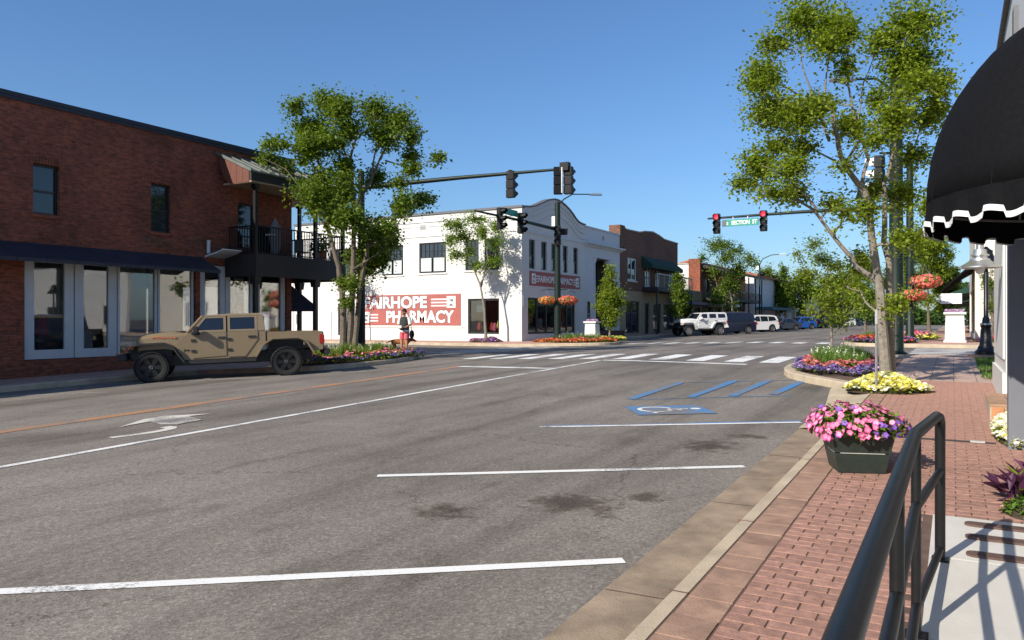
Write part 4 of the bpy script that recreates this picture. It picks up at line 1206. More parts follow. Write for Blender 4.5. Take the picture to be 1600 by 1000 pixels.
vm.add([(x, y, ZB + .012) for x, y, z, f in ring] + [(x * f, y * f, z) for x, y, z, f in ring], [(i, i + 1, NV + 2 + i, NV + 1 + i) for i in range(NV)])
vo = vm.build('valance', 'black_cloth', AW); s_ = vo.modifiers.new('thick', 'SOLIDIFY'); s_.thickness = .006
tm.add([(x * f * 1.006, y * f * 1.006, z - .012) for x, y, z, f in ring] + [(x * (f * .8 + .2) * 1.006, y * (f * .8 + .2) * 1.006, z + .034) for x, y, z, f in ring], [(i, i + 1, NV + 2 + i, NV + 1 + i) for i in range(NV)])
to = tm.build('trim', 'white_trim', AW); s_ = to.modifiers.new('thick', 'SOLIDIFY'); s_.thickness = .004
fm = MB()
fm.tube([(RX * .985 * math.cos(a), RY * .985 * math.sin(a), ZB - .01) for a in [math.pi / 2 + math.pi * i / 24 for i in range(25)]], .014, 6)
for i in range(1, 6):
    a = math.pi / 2 + math.pi * i / 6
    fm.tube([(RX * .97 * math.cos(a) * math.cos(e), RY * .97 * math.sin(a) * math.cos(e), ZB + RZ * .975 * math.sin(e)) for e in [math.pi / 2 * k / 8 for k in range(9)]], .012, 6)
fm.build('frame', 'galv', AW)
for i in range(1, 7):
    a = math.pi / 2 + math.pi * (i - .5 + .02) / 6
    MB().tube([(RX * math.cos(a) * math.cos(e) * (1 - .012 * abs(math.sin(5 * a)) * math.sin(2 * e)), RY * math.sin(a) * math.cos(e) * (1 - .012 * abs(math.sin(5 * a)) * math.sin(2 * e)), ZB + RZ * math.sin(e) ** .93) for e in [math.pi / 2 * k / 14 for k in range(15)]], .0055, 6).build('seam', 'black_cloth', AW)

# handrail
HR = thing('handrail', 'black painted steel pipe handrail along the shop landing', 'railing', (-.15, 3, .25))
o = (.15, -3, -.25)
def hp(x, y, z): return (x + o[0], y + o[1], z + o[2])
top = [(-.15, -1.4, 1.21), (-.15, 1.3, 1.20), (-.15, 3.93, 1.185), (-.142, 4.05, 1.18), (-.085, 5.10, 1.142), (-.074, 5.19, 1.125), (-.07, 5.235, 1.085), (-.07, 5.245, 1.02)]
MB().tube([hp(*p) for p in top] + [hp(-.07, 5.245, .27)], .0285, 14).build('top_rail', 'rail_paint', HR, smooth=True)
for nm, dz in (('middle_rail', -.335), ('bottom_rail', -.80)):
    MB().tube([hp(p[0], p[1], p[2] + dz) for p in top[:4]] + [hp(-.07, 5.235, 1.135 + dz)], .0215, 12).build(nm, 'rail_paint', HR, smooth=True)
for y, zt in ((4.0, 1.17), (2.62, 1.18), (1.2, 1.19), (-.2, 1.19)):
    z = G(0, y) + .16
    MB().tube([hp(-.15, y, z), hp(-.15, y, zt)], .0215, 12).build('post', 'rail_paint', HR, smooth=True)
    MB().box(hp(-.15, y, z + .006), (.10, .10, .012)).build('foot_plate', 'rail_paint', HR)
MB().box(hp(-.07, 5.245, G(0, 5.2) + .17), (.09, .09, .014)).build('foot_plate', 'rail_paint', HR)

# ------------------------------------------------------------------ traffic signals and lamps
def signal_head(parent, loc, ang, lit=None, cap='signal_black', visor=1.0):
    """three-light head; faces local -y turned by ang"""
    h = part('signal_head', parent, loc, ang)
    b = MB()
    for k in range(3): b.box((0, 0, (1 - k) * .36), (.35, .22, .345))
    b.build('housing', 'signal_black', h, bevel=.02)
    for k in range(3):
        z = (1 - k) * .36
        MB().lathe([(.13, -.118), (.12, -.135), (.005, -.14)], 14, (0, 0, z), 'Y').build('lens', 'signal_red_lit' if lit == k else 'lens_dark', h, smooth=True)
        v = MB(); n = 12
        pts = [(math.cos(R_(-40 + 260 * i / n)), math.sin(R_(-40 + 260 * i / n))) for i in range(n + 1)]
        vs = []
        for yy, r in ((-.112, .150), (-.36 * visor, .148)):
            for cx_, cz_ in pts:
                vs.append((cx_ * r, yy + (.10 * (cz_ < 0) * 1 if yy < -.2 else 0), z + cz_ * r))
        v.add(vs, [(i, i + 1, n + 2 + i, n + 1 + i) for i in range(n)])
        vo_ = v.build('visor', cap, h); sd = vo_.modifiers.new('t', 'SOLIDIFY'); sd.thickness = .008
    return h
def lum(parent, p0, p1):
    a, b = Vector(p0), Vector(p1)
    d = (b - a); mid = a + d * .45 + Vector((0, 0, d.z * .35 + .12))
    MB().tube([a, a + d * .2 + Vector((0, 0, d.z * .35)), mid, b], [.04, .038, .034, .03], 8).build('lamp_arm', 'pole_green', parent, smooth=True)
    dh = Vector((d.x, d.y, 0)).normalized()
    MB().box(b + dh * .3, (.75, .26, .12), math.atan2(dh.y, dh.x), .8).build('lamp_head', 'cap_silver', parent, bevel=.03)
def basket(name, label, loc, r, seed, m1='petal_coral', group='hanging flower baskets', parent=None):
    """a ball of trailing flowers with its wire bowl and chain"""
    rr = random.Random(seed)
    t = thing(name, label, 'flower basket', loc, 0, group)
    MB().lathe([(.01, -.55 * r), (.35 * r, -.45 * r), (.6 * r, -.05 * r), (.62 * r, 0), (.01, .02 * r)], 12).build('bowl', 'soil', t)
    for k in range(3):
        a = 2.1 * k; MB().tube([(.5 * r * math.cos(a), .5 * r * math.sin(a), 0), (0, 0, 1.25 * r)], .008, 4).build('chain', 'galv', t)
    f, l = MB(), MB()
    for i in range(900):
        v = Vector((rr.gauss(0, 1), rr.gauss(0, 1), rr.gauss(0, 1))).normalized()
        p = Vector((v.x * r * 1.15, v.y * r * 1.15, v.z * r * .52)) * rr.uniform(.72, 1.05)
        q = Vector((rr.gauss(0, 1), rr.gauss(0, 1), rr.gauss(0, 1))).normalized()
        s = rr.uniform(.035, .07) * r / .5
        e = v.cross(q).normalized() * s; g = (v + q * .5).cross(e).normalized() * s
        tgt = f if rr.random() < .72 else l
        tgt.add([p - e, p + g, p + e, p - g], [(0, 1, 2, 3)])
    f.build('blossoms', m1, t, recalc=False); l.build('foliage', 'leaf_mid', t, recalc=False)
    return t

# mast on the near left corner, arm across the main street, heads facing away
px_, py_ = -21.9, 25.2
M1 = thing('signal_mast', 'dark traffic signal mast behind the left tree, arm reaching over the street', 'traffic signal', (px_, py_, G(px_, py_) + .14))
zb = G(px_, py_) + .14
MB().lathe([(.26, 0), (.26, .25), (.17, .35), (.16, 3), (.13, 7.7), (.02, 7.75)], 14).build('pole', 'pole_green', M1, smooth=True)
ex, ez = ony(880, 264, 27.0)
sx, sz = ony(586, 292, 25.6)
A0 = Vector((0, 0, sz - zb - .05)); A1 = Vector((ex - px_, 27.0 - py_, ez - zb))
MB().tube([A0, A0 + (A1 - A0) * .5 + Vector((0, 0, .03)), A1], [.115, .085, .05], 12).build('mast_arm', 'pole_green', M1, smooth=True)
def on_arm(px0):
    t = (px0 - 567) / (880 - 567); return A0 + (A1 - A0) * t
p = on_arm(803); signal_head(M1, (p.x, p.y + .05, p.z - .42), math.pi)
MB().box((p.x, p.y, p.z - .0), (.12, .14, .3)).build('bracket', 'signal_black', M1)
signal_head(M1, (A1.x + .18, A1.y + .1, A1.z - .45), math.pi)
signal_head(M1, (A1.x - .20, A1.y - .05, A1.z - .45), math.pi + .5)
MB().bb(A1.x - .1, A1.x + .26, A1.y - .12, A1.y + .14, A1.z - .08, A1.z + .24).build('camera_box', 'signal_black', M1)
MB().box((A1.x, A1.y - .1, A1.z - .45), (.05, .05, 1.0)).build('bracket', 'galv', M1)

# mast on the far left corner, arm towards the camera over the side street
px_, py_ = -19.45, 39.0; zb = G(px_, py_) + .14
M2 = thing('signal_mast', 'green signal mast before the white shop front, street lamp and two flower baskets', 'traffic signal', (px_, py_, zb))
MB().lathe([(.28, 0), (.28, .3), (.19, .4), (.18, 3), (.15, 7.95), (.02, 8.0)], 14).build('pole', 'pole_green', M2, smooth=True)
MB().tube([(0, 0, 6.42), (0, -4.4, 6.46), (0, -8.7, 6.42)], [.10, .075, .045], 12).build('mast_arm', 'pole_green', M2, smooth=True)
for pxx in (780, 812):
    y_, z_ = onx(pxx, 345, px_)
    signal_head(M2, (.05, y_ - py_, 6.30), math.pi / 2)
y_, z_ = onx(797, 330, px_)
MB().box((.0, y_ - py_, 6.75), (.03, 1.5, .32)).build('name_board', 'sign_green', M2)
lum(M2, (0, 0, 7.8), (1.55, 1.1, 8.45))
MB().box((-.22, .0, 6.9), (.2, .2, .55)).build('radio_box', 'sign_white', M2)
MB().box((.28, .2, 6.3), (.4, .45, .32), .6).build('camera_box', 'signal_black', M2)
signal_head(M2, (.16, -.3, 6.05), .2, visor=.8)
for s_, l_ in ((-1, 'round orange flower basket hanging at the near side of the green signal pole'), (1, 'round salmon flower basket hanging before the shop window beside the green pole')):
    bx, by = .58 * .867 * s_, .58 * .498 * s_
    MB().tube([(0, 0, 3.0), (bx, by, 3.05)], .02, 6).build('basket_arm', 'pole_green', M2)
    basket('hanging_basket', l_, (px_ + bx * 1.0, py_ + by, zb + 2.42), .46 if s_ < 0 else .5, 5 + s_, 'petal_orange' if s_ < 0 else 'petal_coral')

# mast on the far right corner: red lights facing the camera and the street name
px_, py_ = -1.8, 41.0; zb = G(px_, py_) + .14
M3 = thing('signal_mast', 'green signal mast across the side street, long arm with red lights', 'traffic signal', (px_, py_, zb))
MB().lathe([(.26, 0), (.26, .3), (.18, .4), (.17, 3), (.14, 9.4), (.02, 9.45)], 14).build('pole', 'pole_green', M3, smooth=True)
axx, _ = ony(1106, 340, 41.0)
za = 7.12 - zb
MB().tube([(0, 0, za), ((axx - px_) * .5, 0, za + .05), (axx - px_, 0, za + .02)], [.11, .085, .05], 12).build('mast_arm', 'pole_green', M3, smooth=True)
for pxx in (1121, 1194):
    hx, _ = ony(pxx, 350, 41.0)
    signal_head(M3, (hx - px_, -.12, za - .30), 0, lit=0)
s0, _ = ony(1129, 348, 41.0); s1, _ = ony(1186, 348, 41.0)
nb = MB().bb(s0 - px_, s1 - px_, -.06, -.03, za - .47, za - .12).build('name_board', 'sign_green', M3)
nb2 = MB().bb(s0 - px_ - .0, s0 - px_ + .2, -.066, -.061, za - .46, za - .13).build('dark_end', 'sign_grey', M3)
o_ = link('lettering', text_mesh('SECTION  ST', 'sign_white', .29, .008, .003, (s1 - s0) * .70), nb, ((s0 + s1) / 2 - px_ + .20, -.066, za - .30)); face_wall(o_, (0, -1, 0))
o_ = link('lettering', text_mesh('S', 'sign_white', .2, .006, .003), nb, (s0 - px_ + .27, -.066, za - .32)); face_wall(o_, (0, -1, 0))
for t in (.3, .7): MB().box((s0 - px_ + (s1 - s0) * t, -.045, za - .05), (.05, .05, .14)).build('hanger', 'galv', M3)
basket('hanging_basket', 'large red flower basket high on the far green signal pole', (px_ + .6, py_ + .2, zb + 2.85), .66, 21)
basket('hanging_basket', 'lower red flower basket on the far green signal pole, partly behind it', (px_ + .15, py_ - .45, zb + 2.2), .52, 22)
for z_, d_ in ((4.0, .85), (3.2, .6)): MB().tube([(-.5 * d_, -.3, z_), (d_, .2, z_)], .02, 6).build('basket_arm', 'pole_green', M3)

# pole at the near right corner
px_, py_ = -1.44, 24.8; zb = G(px_, py_) + .14
M4 = thing('signal_mast', 'thick dark green signal pole on the near brick corner', 'traffic signal', (px_, py_, zb))
MB().lathe([(.30, 0), (.30, .12), (.22, .16), (.20, .2), (.19, 3), (.16, 8.2), (.02, 8.25)], 16).build('pole', 'pole_green', M4, smooth=True)
MB().lathe([(.36, -.02), (.36, .06), (.30, .08)], 8).build('base_plate', 'concrete_grey', M4)
hx = (1378 - 1400) / 1200 * 22.2
signal_head(M4, (-.42, -.2, 5.28), -math.pi / 2 - .2, cap='white_trim')
MB().tube([(0, 0, 5.9), (-.42, -.2, 5.9)], .03, 6).build('bracket', 'signal_black', M4)
MB().bb(-.24, -.19, -.1, .1, 1.9, 2.1).build('push_button', 'sign_grey', M4)
lum(M4, (0, 0, 7.6), (-1.1, -.7, 8.0))
# thin sign stake before the yellow flowers
sk = thing('sign_stake', 'thin grey metal stake standing in the yellow flowers', 'post', (-1.15, 14.55, G(0, 14.5) + .14))
MB().tube([(0, 0, 0), (0, 0, 1.45)], .022, 8).build('stake', 'galv', sk)
MB().bb(-.02, .02, -.03, -.02, 1.2, 1.45).build('plate', 'galv', sk)
# lamp post
lx, ly = .8, 25.7; zb = G(lx, ly) + .14
L = thing('lamp_post', 'black cast lamp post with bell shade beside the grass', 'lamp post', (lx, ly, zb))
MB().bb(-.45, .45, -.45, .45, -.05, .06).build('footing', 'sidewalk_pink', L)
MB().lathe([(.27, .06), (.27, .16), (.22, .2), (.20, .28), (.16, .34), (.135, .75), (.12, .82), (.14, .86), (.14, .92), (.10, .98), (.085, 1.1), (.06, 1.14), (.055, 2.6), (.05, 2.65)], 16).build('post', 'pole_black', L, smooth=True)
MB().lathe([(.10, .90), (.15, .91), (.15, .95), (.09, .98)], 16).build('collar', 'cap_silver', L, smooth=True)
MB().lathe([(.09, 2.65), (.10, 2.8), (.36, 2.60), (.37, 2.63), (.2, 2.84), (.17, 2.95), (.17, 3.02), (.1, 3.06), (.03, 3.14)], 18).build('shade', 'pole_black', L, smooth=True)
MB().lathe([(.07, 2.58), (.09, 2.66), (.02, 2.7)], 12).build('globe', 'lamp_clear', L, smooth=True)
def street_light(label, x, y, h, dirx, box=True):
    zb = G(x, y) + .14
    s = thing('street_lamp', label, 'street lamp', (x, y, zb), 0, 'street lamps along the main street')
    MB().lathe([(.16, 0), (.16, .3), (.1, .4), (.07, h)], 10).build('pole', 'pole_green', s, smooth=True)
    MB().tube([(0, 0, h - .1), (.35 * dirx, 0, h + .55), (1.3 * dirx, 0, h + .95), (2.3 * dirx, 0, h + 1.0)], [.06, .05, .045, .04], 8).build('lamp_arm', 'pole_green', s, smooth=True)
    MB().box((2.6 * dirx, 0, h + 1.0), (.75, .3, .12)).build('lamp_head', 'cap_silver', s, bevel=.03)
    MB().box((-.25, 0, h - .4), (.32, .25, .6)).build('radio_box', 'sign_white', s)
    MB().ball((.3, 0, h - 1.2), .28, 10, 6).build('speaker', 'signal_black', s, smooth=True)
street_light('tall street lamp with curved arm beyond the white parked cars', -19.6, 92, 7.7, 1)

# ------------------------------------------------------------------ right far side of the junction
Q = bthing('cream_corner_shop', 'cream stucco corner shop with black awning across the side street', 'building', (6, 46, .6))
wall(MB(), 'y', 43, .9, 16, .3, 7.2, [(9, 12, 1.2, 3.2)], .3, -1).build('front_wall', 'cream', Q)
wall(MB(), 'x', .9, 43.302, 58, .3, 7.2, [(44.5, 50.5, 1.0, 3.4), (52, 57, 1.0, 3.4)], .3, -1).build('street_wall', 'cream', Q)
MB().bb(.8, 16, 42.9, 58, 7.203, 7.4).build('coping', 'roof_tile', Q)
window(Q, 'y', 43, -1, 9, 12, 1.2, 3.2, 'frame_black', 'window_glass', .1, mull=(10.5,))
for a in ((44.5, 50.5), (52, 57)): window(Q, 'x', .9, -1, a[0], a[1], 1.0, 3.4, 'frame_black', 'window_glass', .1, mull=((a[0] + a[1]) / 2,), name='shop_window')
MB().prism([(.89, 4.6), (.5, 4.2), (-.45, 3.3), (-.5, 3.0), (-.45, 3.2), (.4, 4.0), (.89, 4.3)], lambda x, z: (x, 43.6, z), lambda x, z: (x, 51, z)).build('cloth_awning', 'black_cloth', Q)
MB().bb(-.55, .35, 43.4, 43.46, 2.5, 3.0).build('hanging_sign', 'sign_white', Q)
def pedestal(label, x, y, h=1.25, wd=.62):
    zb = G(x, y) + .14
    t = thing('planter_pedestal', label, 'planter', (x, y, zb), 0, 'white planter pedestals')
    m = MB().box((0, 0, h / 2 - .05), (wd, wd, h - .1), 0, .9); m.box((0, 0, .05), (wd * 1.12, wd * 1.12, .1))
    m.build('body', 'white_paint', t, bevel=.01)
    MB().box((0, 0, h), (wd * 1.12, wd * 1.12, .1)).build('rim', 'white_paint', t, bevel=.01)
    f = MB()
    for i in range(260):
        a = random.uniform(0, 6.28); r = wd * .5 * math.sqrt(random.random())
        p = Vector((r * math.cos(a), r * math.sin(a), h + .05 + random.uniform(0, .13)))
        e = Vector((random.gauss(0, 1), random.gauss(0, 1), random.gauss(0, 1))).normalized() * .035; g = e.orthogonal().normalized() * .035
        f.add([p - e, p + g, p + e, p - g], [(0, 1, 2, 3)])
    f.build('blossoms', 'petal_lilac', t, recalc=False)
pedestal('white pedestal planter on the brick corner before the cream shop', .05, 41.3, 1.35, .82)
pedestal('white pedestal planter on the corner before the pale bank', -19.35, 43.6, 1.15, .75)

# row of shops farther along the right side, and the wood that closes the view
def right_block(name, label, y0, y1, h, m, x=2.6):
    b = bthing(name, label, 'building', (x, (y0 + y1) / 2, .5))
    n = 4; wd = (y1 - y0) / n
    holes = [(y0 + wd * i + .6, y0 + wd * (i + 1) - .6, .8, 3.2) for i in range(n)]
    wall(MB(), 'x', x, y0, y1, .3, h, holes, .3, -1).build('street_wall', m, b)
    wall(MB(), 'y', y0, x + .302, x + 14, .3, h, (), .3, -1).build('side_wall', m, b)
    MB().bb(x - .1, x + 14, y0 - .1, y1, h + .003, h + .18).build('coping', 'concrete_grey', b)
    for hh in holes: window(b, 'x', x, -1, *hh, 'frame_black', 'window_glass', .1, mull=((hh[0] + hh[1]) / 2,), name='shop_window')
    MB().prism([(x - .01, 4.1), (x - 1.6, 3.5), (x - 1.6, 3.3), (x - .01, 3.6)], lambda a, z: (a, y0 + .3, z), lambda a, z: (a, y1 - .3, z)).build('cloth_awning', 'green_cloth', b)
right_block('white_row_shop', 'white low shop beyond the cream corner shop', 58.5, 84, 5.6, 'white_paint', 1.4)
right_block('brick_row_shop', 'brown brick shop far along the right side of the street', 84.3, 125, 6.2, 'brick_brown', 1.8)
rr = random.Random(400)
wd_ = MB()
for i in range(26000):
    x = rr.uniform(-70, 60); y = rr.uniform(196, 232)
    top = 7.5 + 2.6 * math.sin(x * .21) + 1.8 * math.sin(x * .53 + 1)
    z = .2 + top * rr.random() ** .7
    s_ = rr.uniform(.35, .7)
    d = Vector((rr.gauss(0, 1), rr.gauss(0, 1), rr.gauss(0, 1))).normalized() * s_; e = d.orthogonal().normalized() * s_ * .6
    p = Vector((x, y, z)); wd_.add([p - d, p + e, p + d, p - e], [(0, 1, 2, 3)])
wo = wd_.build('far_wood', 'leaf_deep', recalc=False); tag(wo, 'dark wood closing the view at the end of the street', 'wood', kind='stuff')

cb = bthing('clapboard_house', 'pale clapboard building mirrored in the shop windows', 'building', (30, 41, .5))
bd = MB()
for k in range(32): bd.prism([(0, .4 + k * .2), (.03, .4 + k * .2), (.0, .6 + k * .2)], lambda a, z: (17.0, 41 - a, z), lambda a, z: (58.0, 41 - a, z))
bd.bb(17, 58, 41.001, 41.3, .3, 6.8)
bd.build('clapboard_wall', 'white_paint', cb)
for i in range(9): window(cb, 'y', 40.96, -1, 18.5 + i * 4.4, 20.3 + i * 4.4, 1.2, 3.0, 'frame_white', 'window_glass', .1, inset=-.06)
MB().prism([(40.6, 6.81), (46, 9.2), (51.4, 6.81)], lambda y, z: (16.6, y, z), lambda y, z: (58.4, y, z)).build('roof', 'dark_brown', cb)
# ------------------------------------------------------------------ trees
RIGHT = Vector((CF, SF, 0)); FWD = Vector((-SF, CF, 0)); UP = Vector((0, 0, 1))
def add_leaf(m, p, size, rr, droop=.3):
    """one folded leaf: two triangles each side of the midrib"""
    d = Vector((rr.gauss(0, 1), rr.gauss(0, 1), rr.gauss(0, .6) - droop)).normalized()
    s = d.cross(Vector((rr.gauss(0, .5), rr.gauss(0, .5), 1))).normalized()
    n = s.cross(d)
    L = size * rr.uniform(.5, 1.45); w_ = L * rr.uniform(.28, .42)
    m.v += [tuple(p), tuple(p + d * L * .5 + s * w_ + n * w_ * .35), tuple(p + d * L), tuple(p + d * L * .5 - s * w_ + n * w_ * .35)]
    k = len(m.v) - 4
    m.f += [(k, k + 1, k + 2), (k, k + 2, k + 3)]
def make_tree(name, label, x, y, basepx, scale, stems, blobs, nleaf, leaf, lm, bm, seed, r0=.10, deep=.55, group='street trees', spread=1.0, twigs=9, zoff=.14):
    """stems and leaf clumps are given as a sketch (right, up) in sketch units around the foot; depth is drawn at random"""
    rr = random.Random(seed)
    t = thing(name, label, 'tree', (x, y, G(x, y) + zoff), 0, group)
    bx, by = basepx
    xs = [b[0] for b in blobs]; half = (max(xs) - min(xs)) / 2 / scale + .4
    cxm = (max(xs) + min(xs)) / 2
    def pt(px, py, dep): return RIGHT * ((px - bx) / scale) + UP * ((by - py) / scale) + FWD * dep
    nodes = []                          # (pos, radius)
    wood = MB()
    for k, (stem, ra, rb) in enumerate(stems):
        dep = rr.uniform(-.12, .12); pts = []
        for i, (px, py) in enumerate(stem):
            dep += rr.uniform(-.10, .10) * (i > 0) * half * .5
            pts.append(pt(px, py, dep))
        fine = []
        for a, b in zip(pts, pts[1:]):
            for q in range(3): fine.append(a.lerp(b, q / 3) + Vector((rr.gauss(0, 1), rr.gauss(0, 1), 0)) * .012)
        fine.append(pts[-1])
        rad = [ra + (rb - ra) * (i / (len(fine) - 1)) ** .8 for i in range(len(fine))]
        if k == 0 or ra > .05: rad[0] *= 1.35; 
        wood.tube(fine, rad, 8)
        for i, f in enumerate(fine): nodes.append((f, rad[i], i / len(fine)))
    tot = sum(b[2] * b[3] for b in blobs)
    crown = MB(); tw = MB()
    order = sorted(blobs, key=lambda b: -b[1])
    for b in order:
        px, py, rx, ry = b[:4]
        u = (px - cxm) / scale / half
        dmax = half * deep * math.sqrt(max(.1, 1 - u * u))
        c = pt(px, py, rr.uniform(-1, 1) * dmax)
        rx /= scale; ry /= scale
        best = None
        for nd in nodes:
            dv = c - nd[0]
            if dv.z < dv.length * .15 and dv.length > .2: continue
            cost = dv.length + (0 if dv.z > 0 else 2) + .6 * (nd[2] < .3)
            if best is None or cost < best[0]: best = (cost, nd)
        if best is None: best = (0, min(nodes, key=lambda nd: (nd[0] - c).length))
        p0, ra = best[1][0], best[1][1]
        dv = c - p0; L = dv.length
        rl = min(ra * .8, .016 + L * .024)
        path = [p0]
        for i in range(1, 6):
            f = i / 5
            q = p0 + dv * f + UP * (.16 * L * math.sin(f * math.pi)) * (-.5 if dv.z > L * .8 else .25)
            q += Vector((rr.gauss(0, 1), rr.gauss(0, 1), rr.gauss(0, 1))) * .035 * L * (i < 5)
            path.append(q)
        rads = [rl + (.009 - rl) * (i / 5) for i in range(6)]
        wood.tube(path, rads, 6, False)
        for i, q in enumerate(path[1:], 1): nodes.append((q, rads[i], .5 + i / 10))
        nl = int(nleaf * .22 * b[2] * b[3] / tot)          # loose leaves on the outer half of the limb
        for q in range(nl):
            f = rr.uniform(1.6, 5.0); i = min(4, int(f))
            p = path[i].lerp(path[i + 1], f - i) if i < 5 else path[5]
            j = .10 + .35 * min(rx, ry)
            p = p + Vector((rr.gauss(0, j), rr.gauss(0, j), rr.gauss(0, j)))
            tw.tube([path[i], p], [.004, .002], 3, False) if q % 14 == 0 else None
            add_leaf(crown, p, leaf, rr)
        n = int(nleaf * b[2] * b[3] / tot)
        nt_ = max(4, int(twigs * 1.5 * (.5 + rr.random())))
        per = max(2, n // nt_)
        for k in range(nt_):
            v = Vector((rr.gauss(0, 1), rr.gauss(0, 1), rr.gauss(0, 1) + .15)).normalized() * rr.uniform(.35, 1.0)
            tip = c + RIGHT * v.x * rx * spread * 1.42 + FWD * v.y * rx * spread * 1.42 + UP * v.z * ry * spread * 1.42
            src = path[rr.choice((3, 4, 5, 5))]
            mid = src.lerp(tip, .5) + UP * .04
            tw.tube([src, mid, tip], [.007, .005, .002], 4, False)
            for q in range(per):
                f = rr.random() ** .7
                p = (src.lerp(mid, f * 2) if f < .5 else mid.lerp(tip, f * 2 - 1))
                j = .05 + .36 * min(rx, ry) * f
                p = p + Vector((rr.gauss(0, j), rr.gauss(0, j), rr.gauss(0, j * .8)))
                add_leaf(crown, p, leaf, rr)
    wood.build('trunk', bm, t, smooth=True, recalc=False)
    tag(tw.build('twigs', bm, t, recalc=False), kind='stuff')
    crown.build('crown', lm, t, recalc=False)
    return t

make_tree('street_tree', 'tall light green street tree with forked trunk in yellow flowers', -1.10, 16.05, (1388, 604), 1200 / 14.46,
    [([(1385, 604), (1380, 520), (1376, 460), (1372, 425), (1362, 370), (1345, 305), (1318, 262), (1302, 220), (1292, 165)], .11, .03),
     ([(1398, 604), (1402, 520), (1396, 440), (1392, 350), (1392, 285), (1408, 225), (1414, 150)], .085, .02),
     ([(1374, 440), (1348, 418), (1312, 372), (1278, 328), (1240, 302)], .06, .018),
     ([(1345, 310), (1360, 250), (1338, 190), (1322, 120), (1330, 50)], .04, .012),
     ([(1318, 262), (1350, 215), (1380, 180), (1412, 130)], .03, .012), ([(1302, 220), (1282, 150), (1262, 95), (1258, 40)], .026, .008), ([(1296, 190), (1252, 150), (1205, 122), (1180, 112)], .022, .008), ([(1292, 170), (1296, 110), (1304, 50)], .022, .008),
      ([(1340, 200), (1352, 130), (1372, 80)], .02, .007), ([(1392, 285), (1430, 230), (1448, 160)], .026, .008), ([(1278, 328), (1230, 275), (1190, 262)], .024, .008), ([(1310, 250), (1262, 225), (1222, 190)], .02, .008), ([(1412, 200), (1425, 130), (1428, 80)], .022, .007)],
    [(1225, 52, 26, 17), (1262, 32, 36, 30), (1300, 55, 28, 26), (1338, 14, 22, 24), (1332, 48, 18, 24), (1280, 80, 26, 20),
     (1400, 66, 36, 36), (1424, 105, 28, 34), (1392, 118, 32, 28), (1368, 78, 22, 22), (1440, 88, 16, 20),
     (1190, 118, 26, 24), (1172, 148, 18, 16), (1215, 165, 33, 26), (1250, 155, 30, 20), (1215, 115, 16, 14),
     (1225, 195, 34, 24), (1262, 190, 24, 18), (1318, 112, 12, 24), (1300, 150, 14, 20),
     (1200, 255, 32, 28), (1178, 285, 20, 14), (1232, 272, 28, 20), (1252, 236, 24, 16), (1195, 306, 24, 12), (1255, 300, 24, 14), (1222, 225, 22, 14),
     (1330, 200, 28, 22), (1365, 205, 24, 24), (1345, 235, 18, 16), (1395, 158, 22, 26), (1410, 195, 20, 20), (1365, 160, 18, 18),
     (1448, 150, 20, 20), (1460, 170, 14, 16), (1440, 195, 22, 20), (1425, 250, 18, 22), (1438, 300, 22, 26), (1420, 335, 22, 24),
     (1402, 380, 18, 20), (1430, 365, 12, 16), (1350, 330, 24, 18), (1310, 318, 20, 12), (1285, 345, 16, 10), (1358, 440, 14, 14), (1392, 478, 14, 18), (1378, 402, 18, 18), (1390, 290, 20, 24), (1300, 270, 14, 10)],
    46000, .070, 'leaf_spring', 'bark_grey', 3, twigs=12)
make_tree('street_tree', 'large dark green multi-stemmed tree by the brick balcony', -18.6, 20.6, (543, 560), 1200 / 27.1,
    [([(538, 560), (536, 470), (530, 415), (514, 360), (504, 300), (494, 230), (488, 190)], .13, .03),
     ([(546, 560), (550, 480), (553, 400), (552, 310), (546, 240), (560, 190)], .14, .03),
     ([(554, 560), (562, 450), (576, 385), (620, 338), (656, 306)], .11, .03),
     ([(552, 330), (580, 280), (604, 230), (618, 190)], .06, .02),
     ([(514, 360), (478, 300), (448, 262), (412, 246)], .045, .014), ([(503, 300), (486, 240), (474, 178)], .035, .012), ([(546, 250), (528, 200), (512, 155)], .035, .012), ([(582, 280), (590, 225), (586, 172)], .035, .012), ([(604, 236), (630, 205), (642, 190)], .03, .01), ([(576, 385), (610, 372), (640, 325)], .035, .012), ([(552, 420), (590, 395), (618, 368)], .03, .01), ([(604, 250), (645, 262), (690, 250)], .03, .01)],
    [(505, 150, 26, 16), (470, 172, 16, 13), (490, 200, 28, 26), (520, 166, 20, 20), (550, 182, 22, 20), (585, 170, 26, 22), (620, 186, 22, 24), (642, 206, 16, 16),
     (555, 212, 18, 20), (600, 216, 26, 20), (530, 232, 22, 22), (500, 242, 22, 18), (480, 208, 14, 14), (462, 190, 10, 10),
     (415, 242, 16, 10), (445, 236, 18, 12), (435, 252, 18, 8), (470, 242, 10, 10),
     (500, 276, 22, 20), (510, 310, 32, 26), (525, 336, 22, 18), (490, 322, 12, 13), (555, 300, 18, 22), (580, 262, 18, 18), (545, 262, 18, 18), (530, 290, 16, 18),
     (650, 265, 18, 10), (690, 250, 11, 9), (640, 236, 14, 12), (625, 310, 20, 15), (640, 326, 16, 14), (660, 312, 13, 12), (670, 304, 9, 9), (628, 285, 12, 10),
     (560, 350, 24, 22), (590, 362, 24, 22), (570, 385, 28, 22), (602, 376, 22, 16), (622, 366, 16, 10), (560, 415, 18, 18), (585, 402, 20, 14), (540, 390, 12, 16), (545, 470, 10, 9), (560, 440, 10, 12), (535, 440, 7, 7)],
    41000, .115, 'leaf_mid', 'bark', 11, twigs=12)
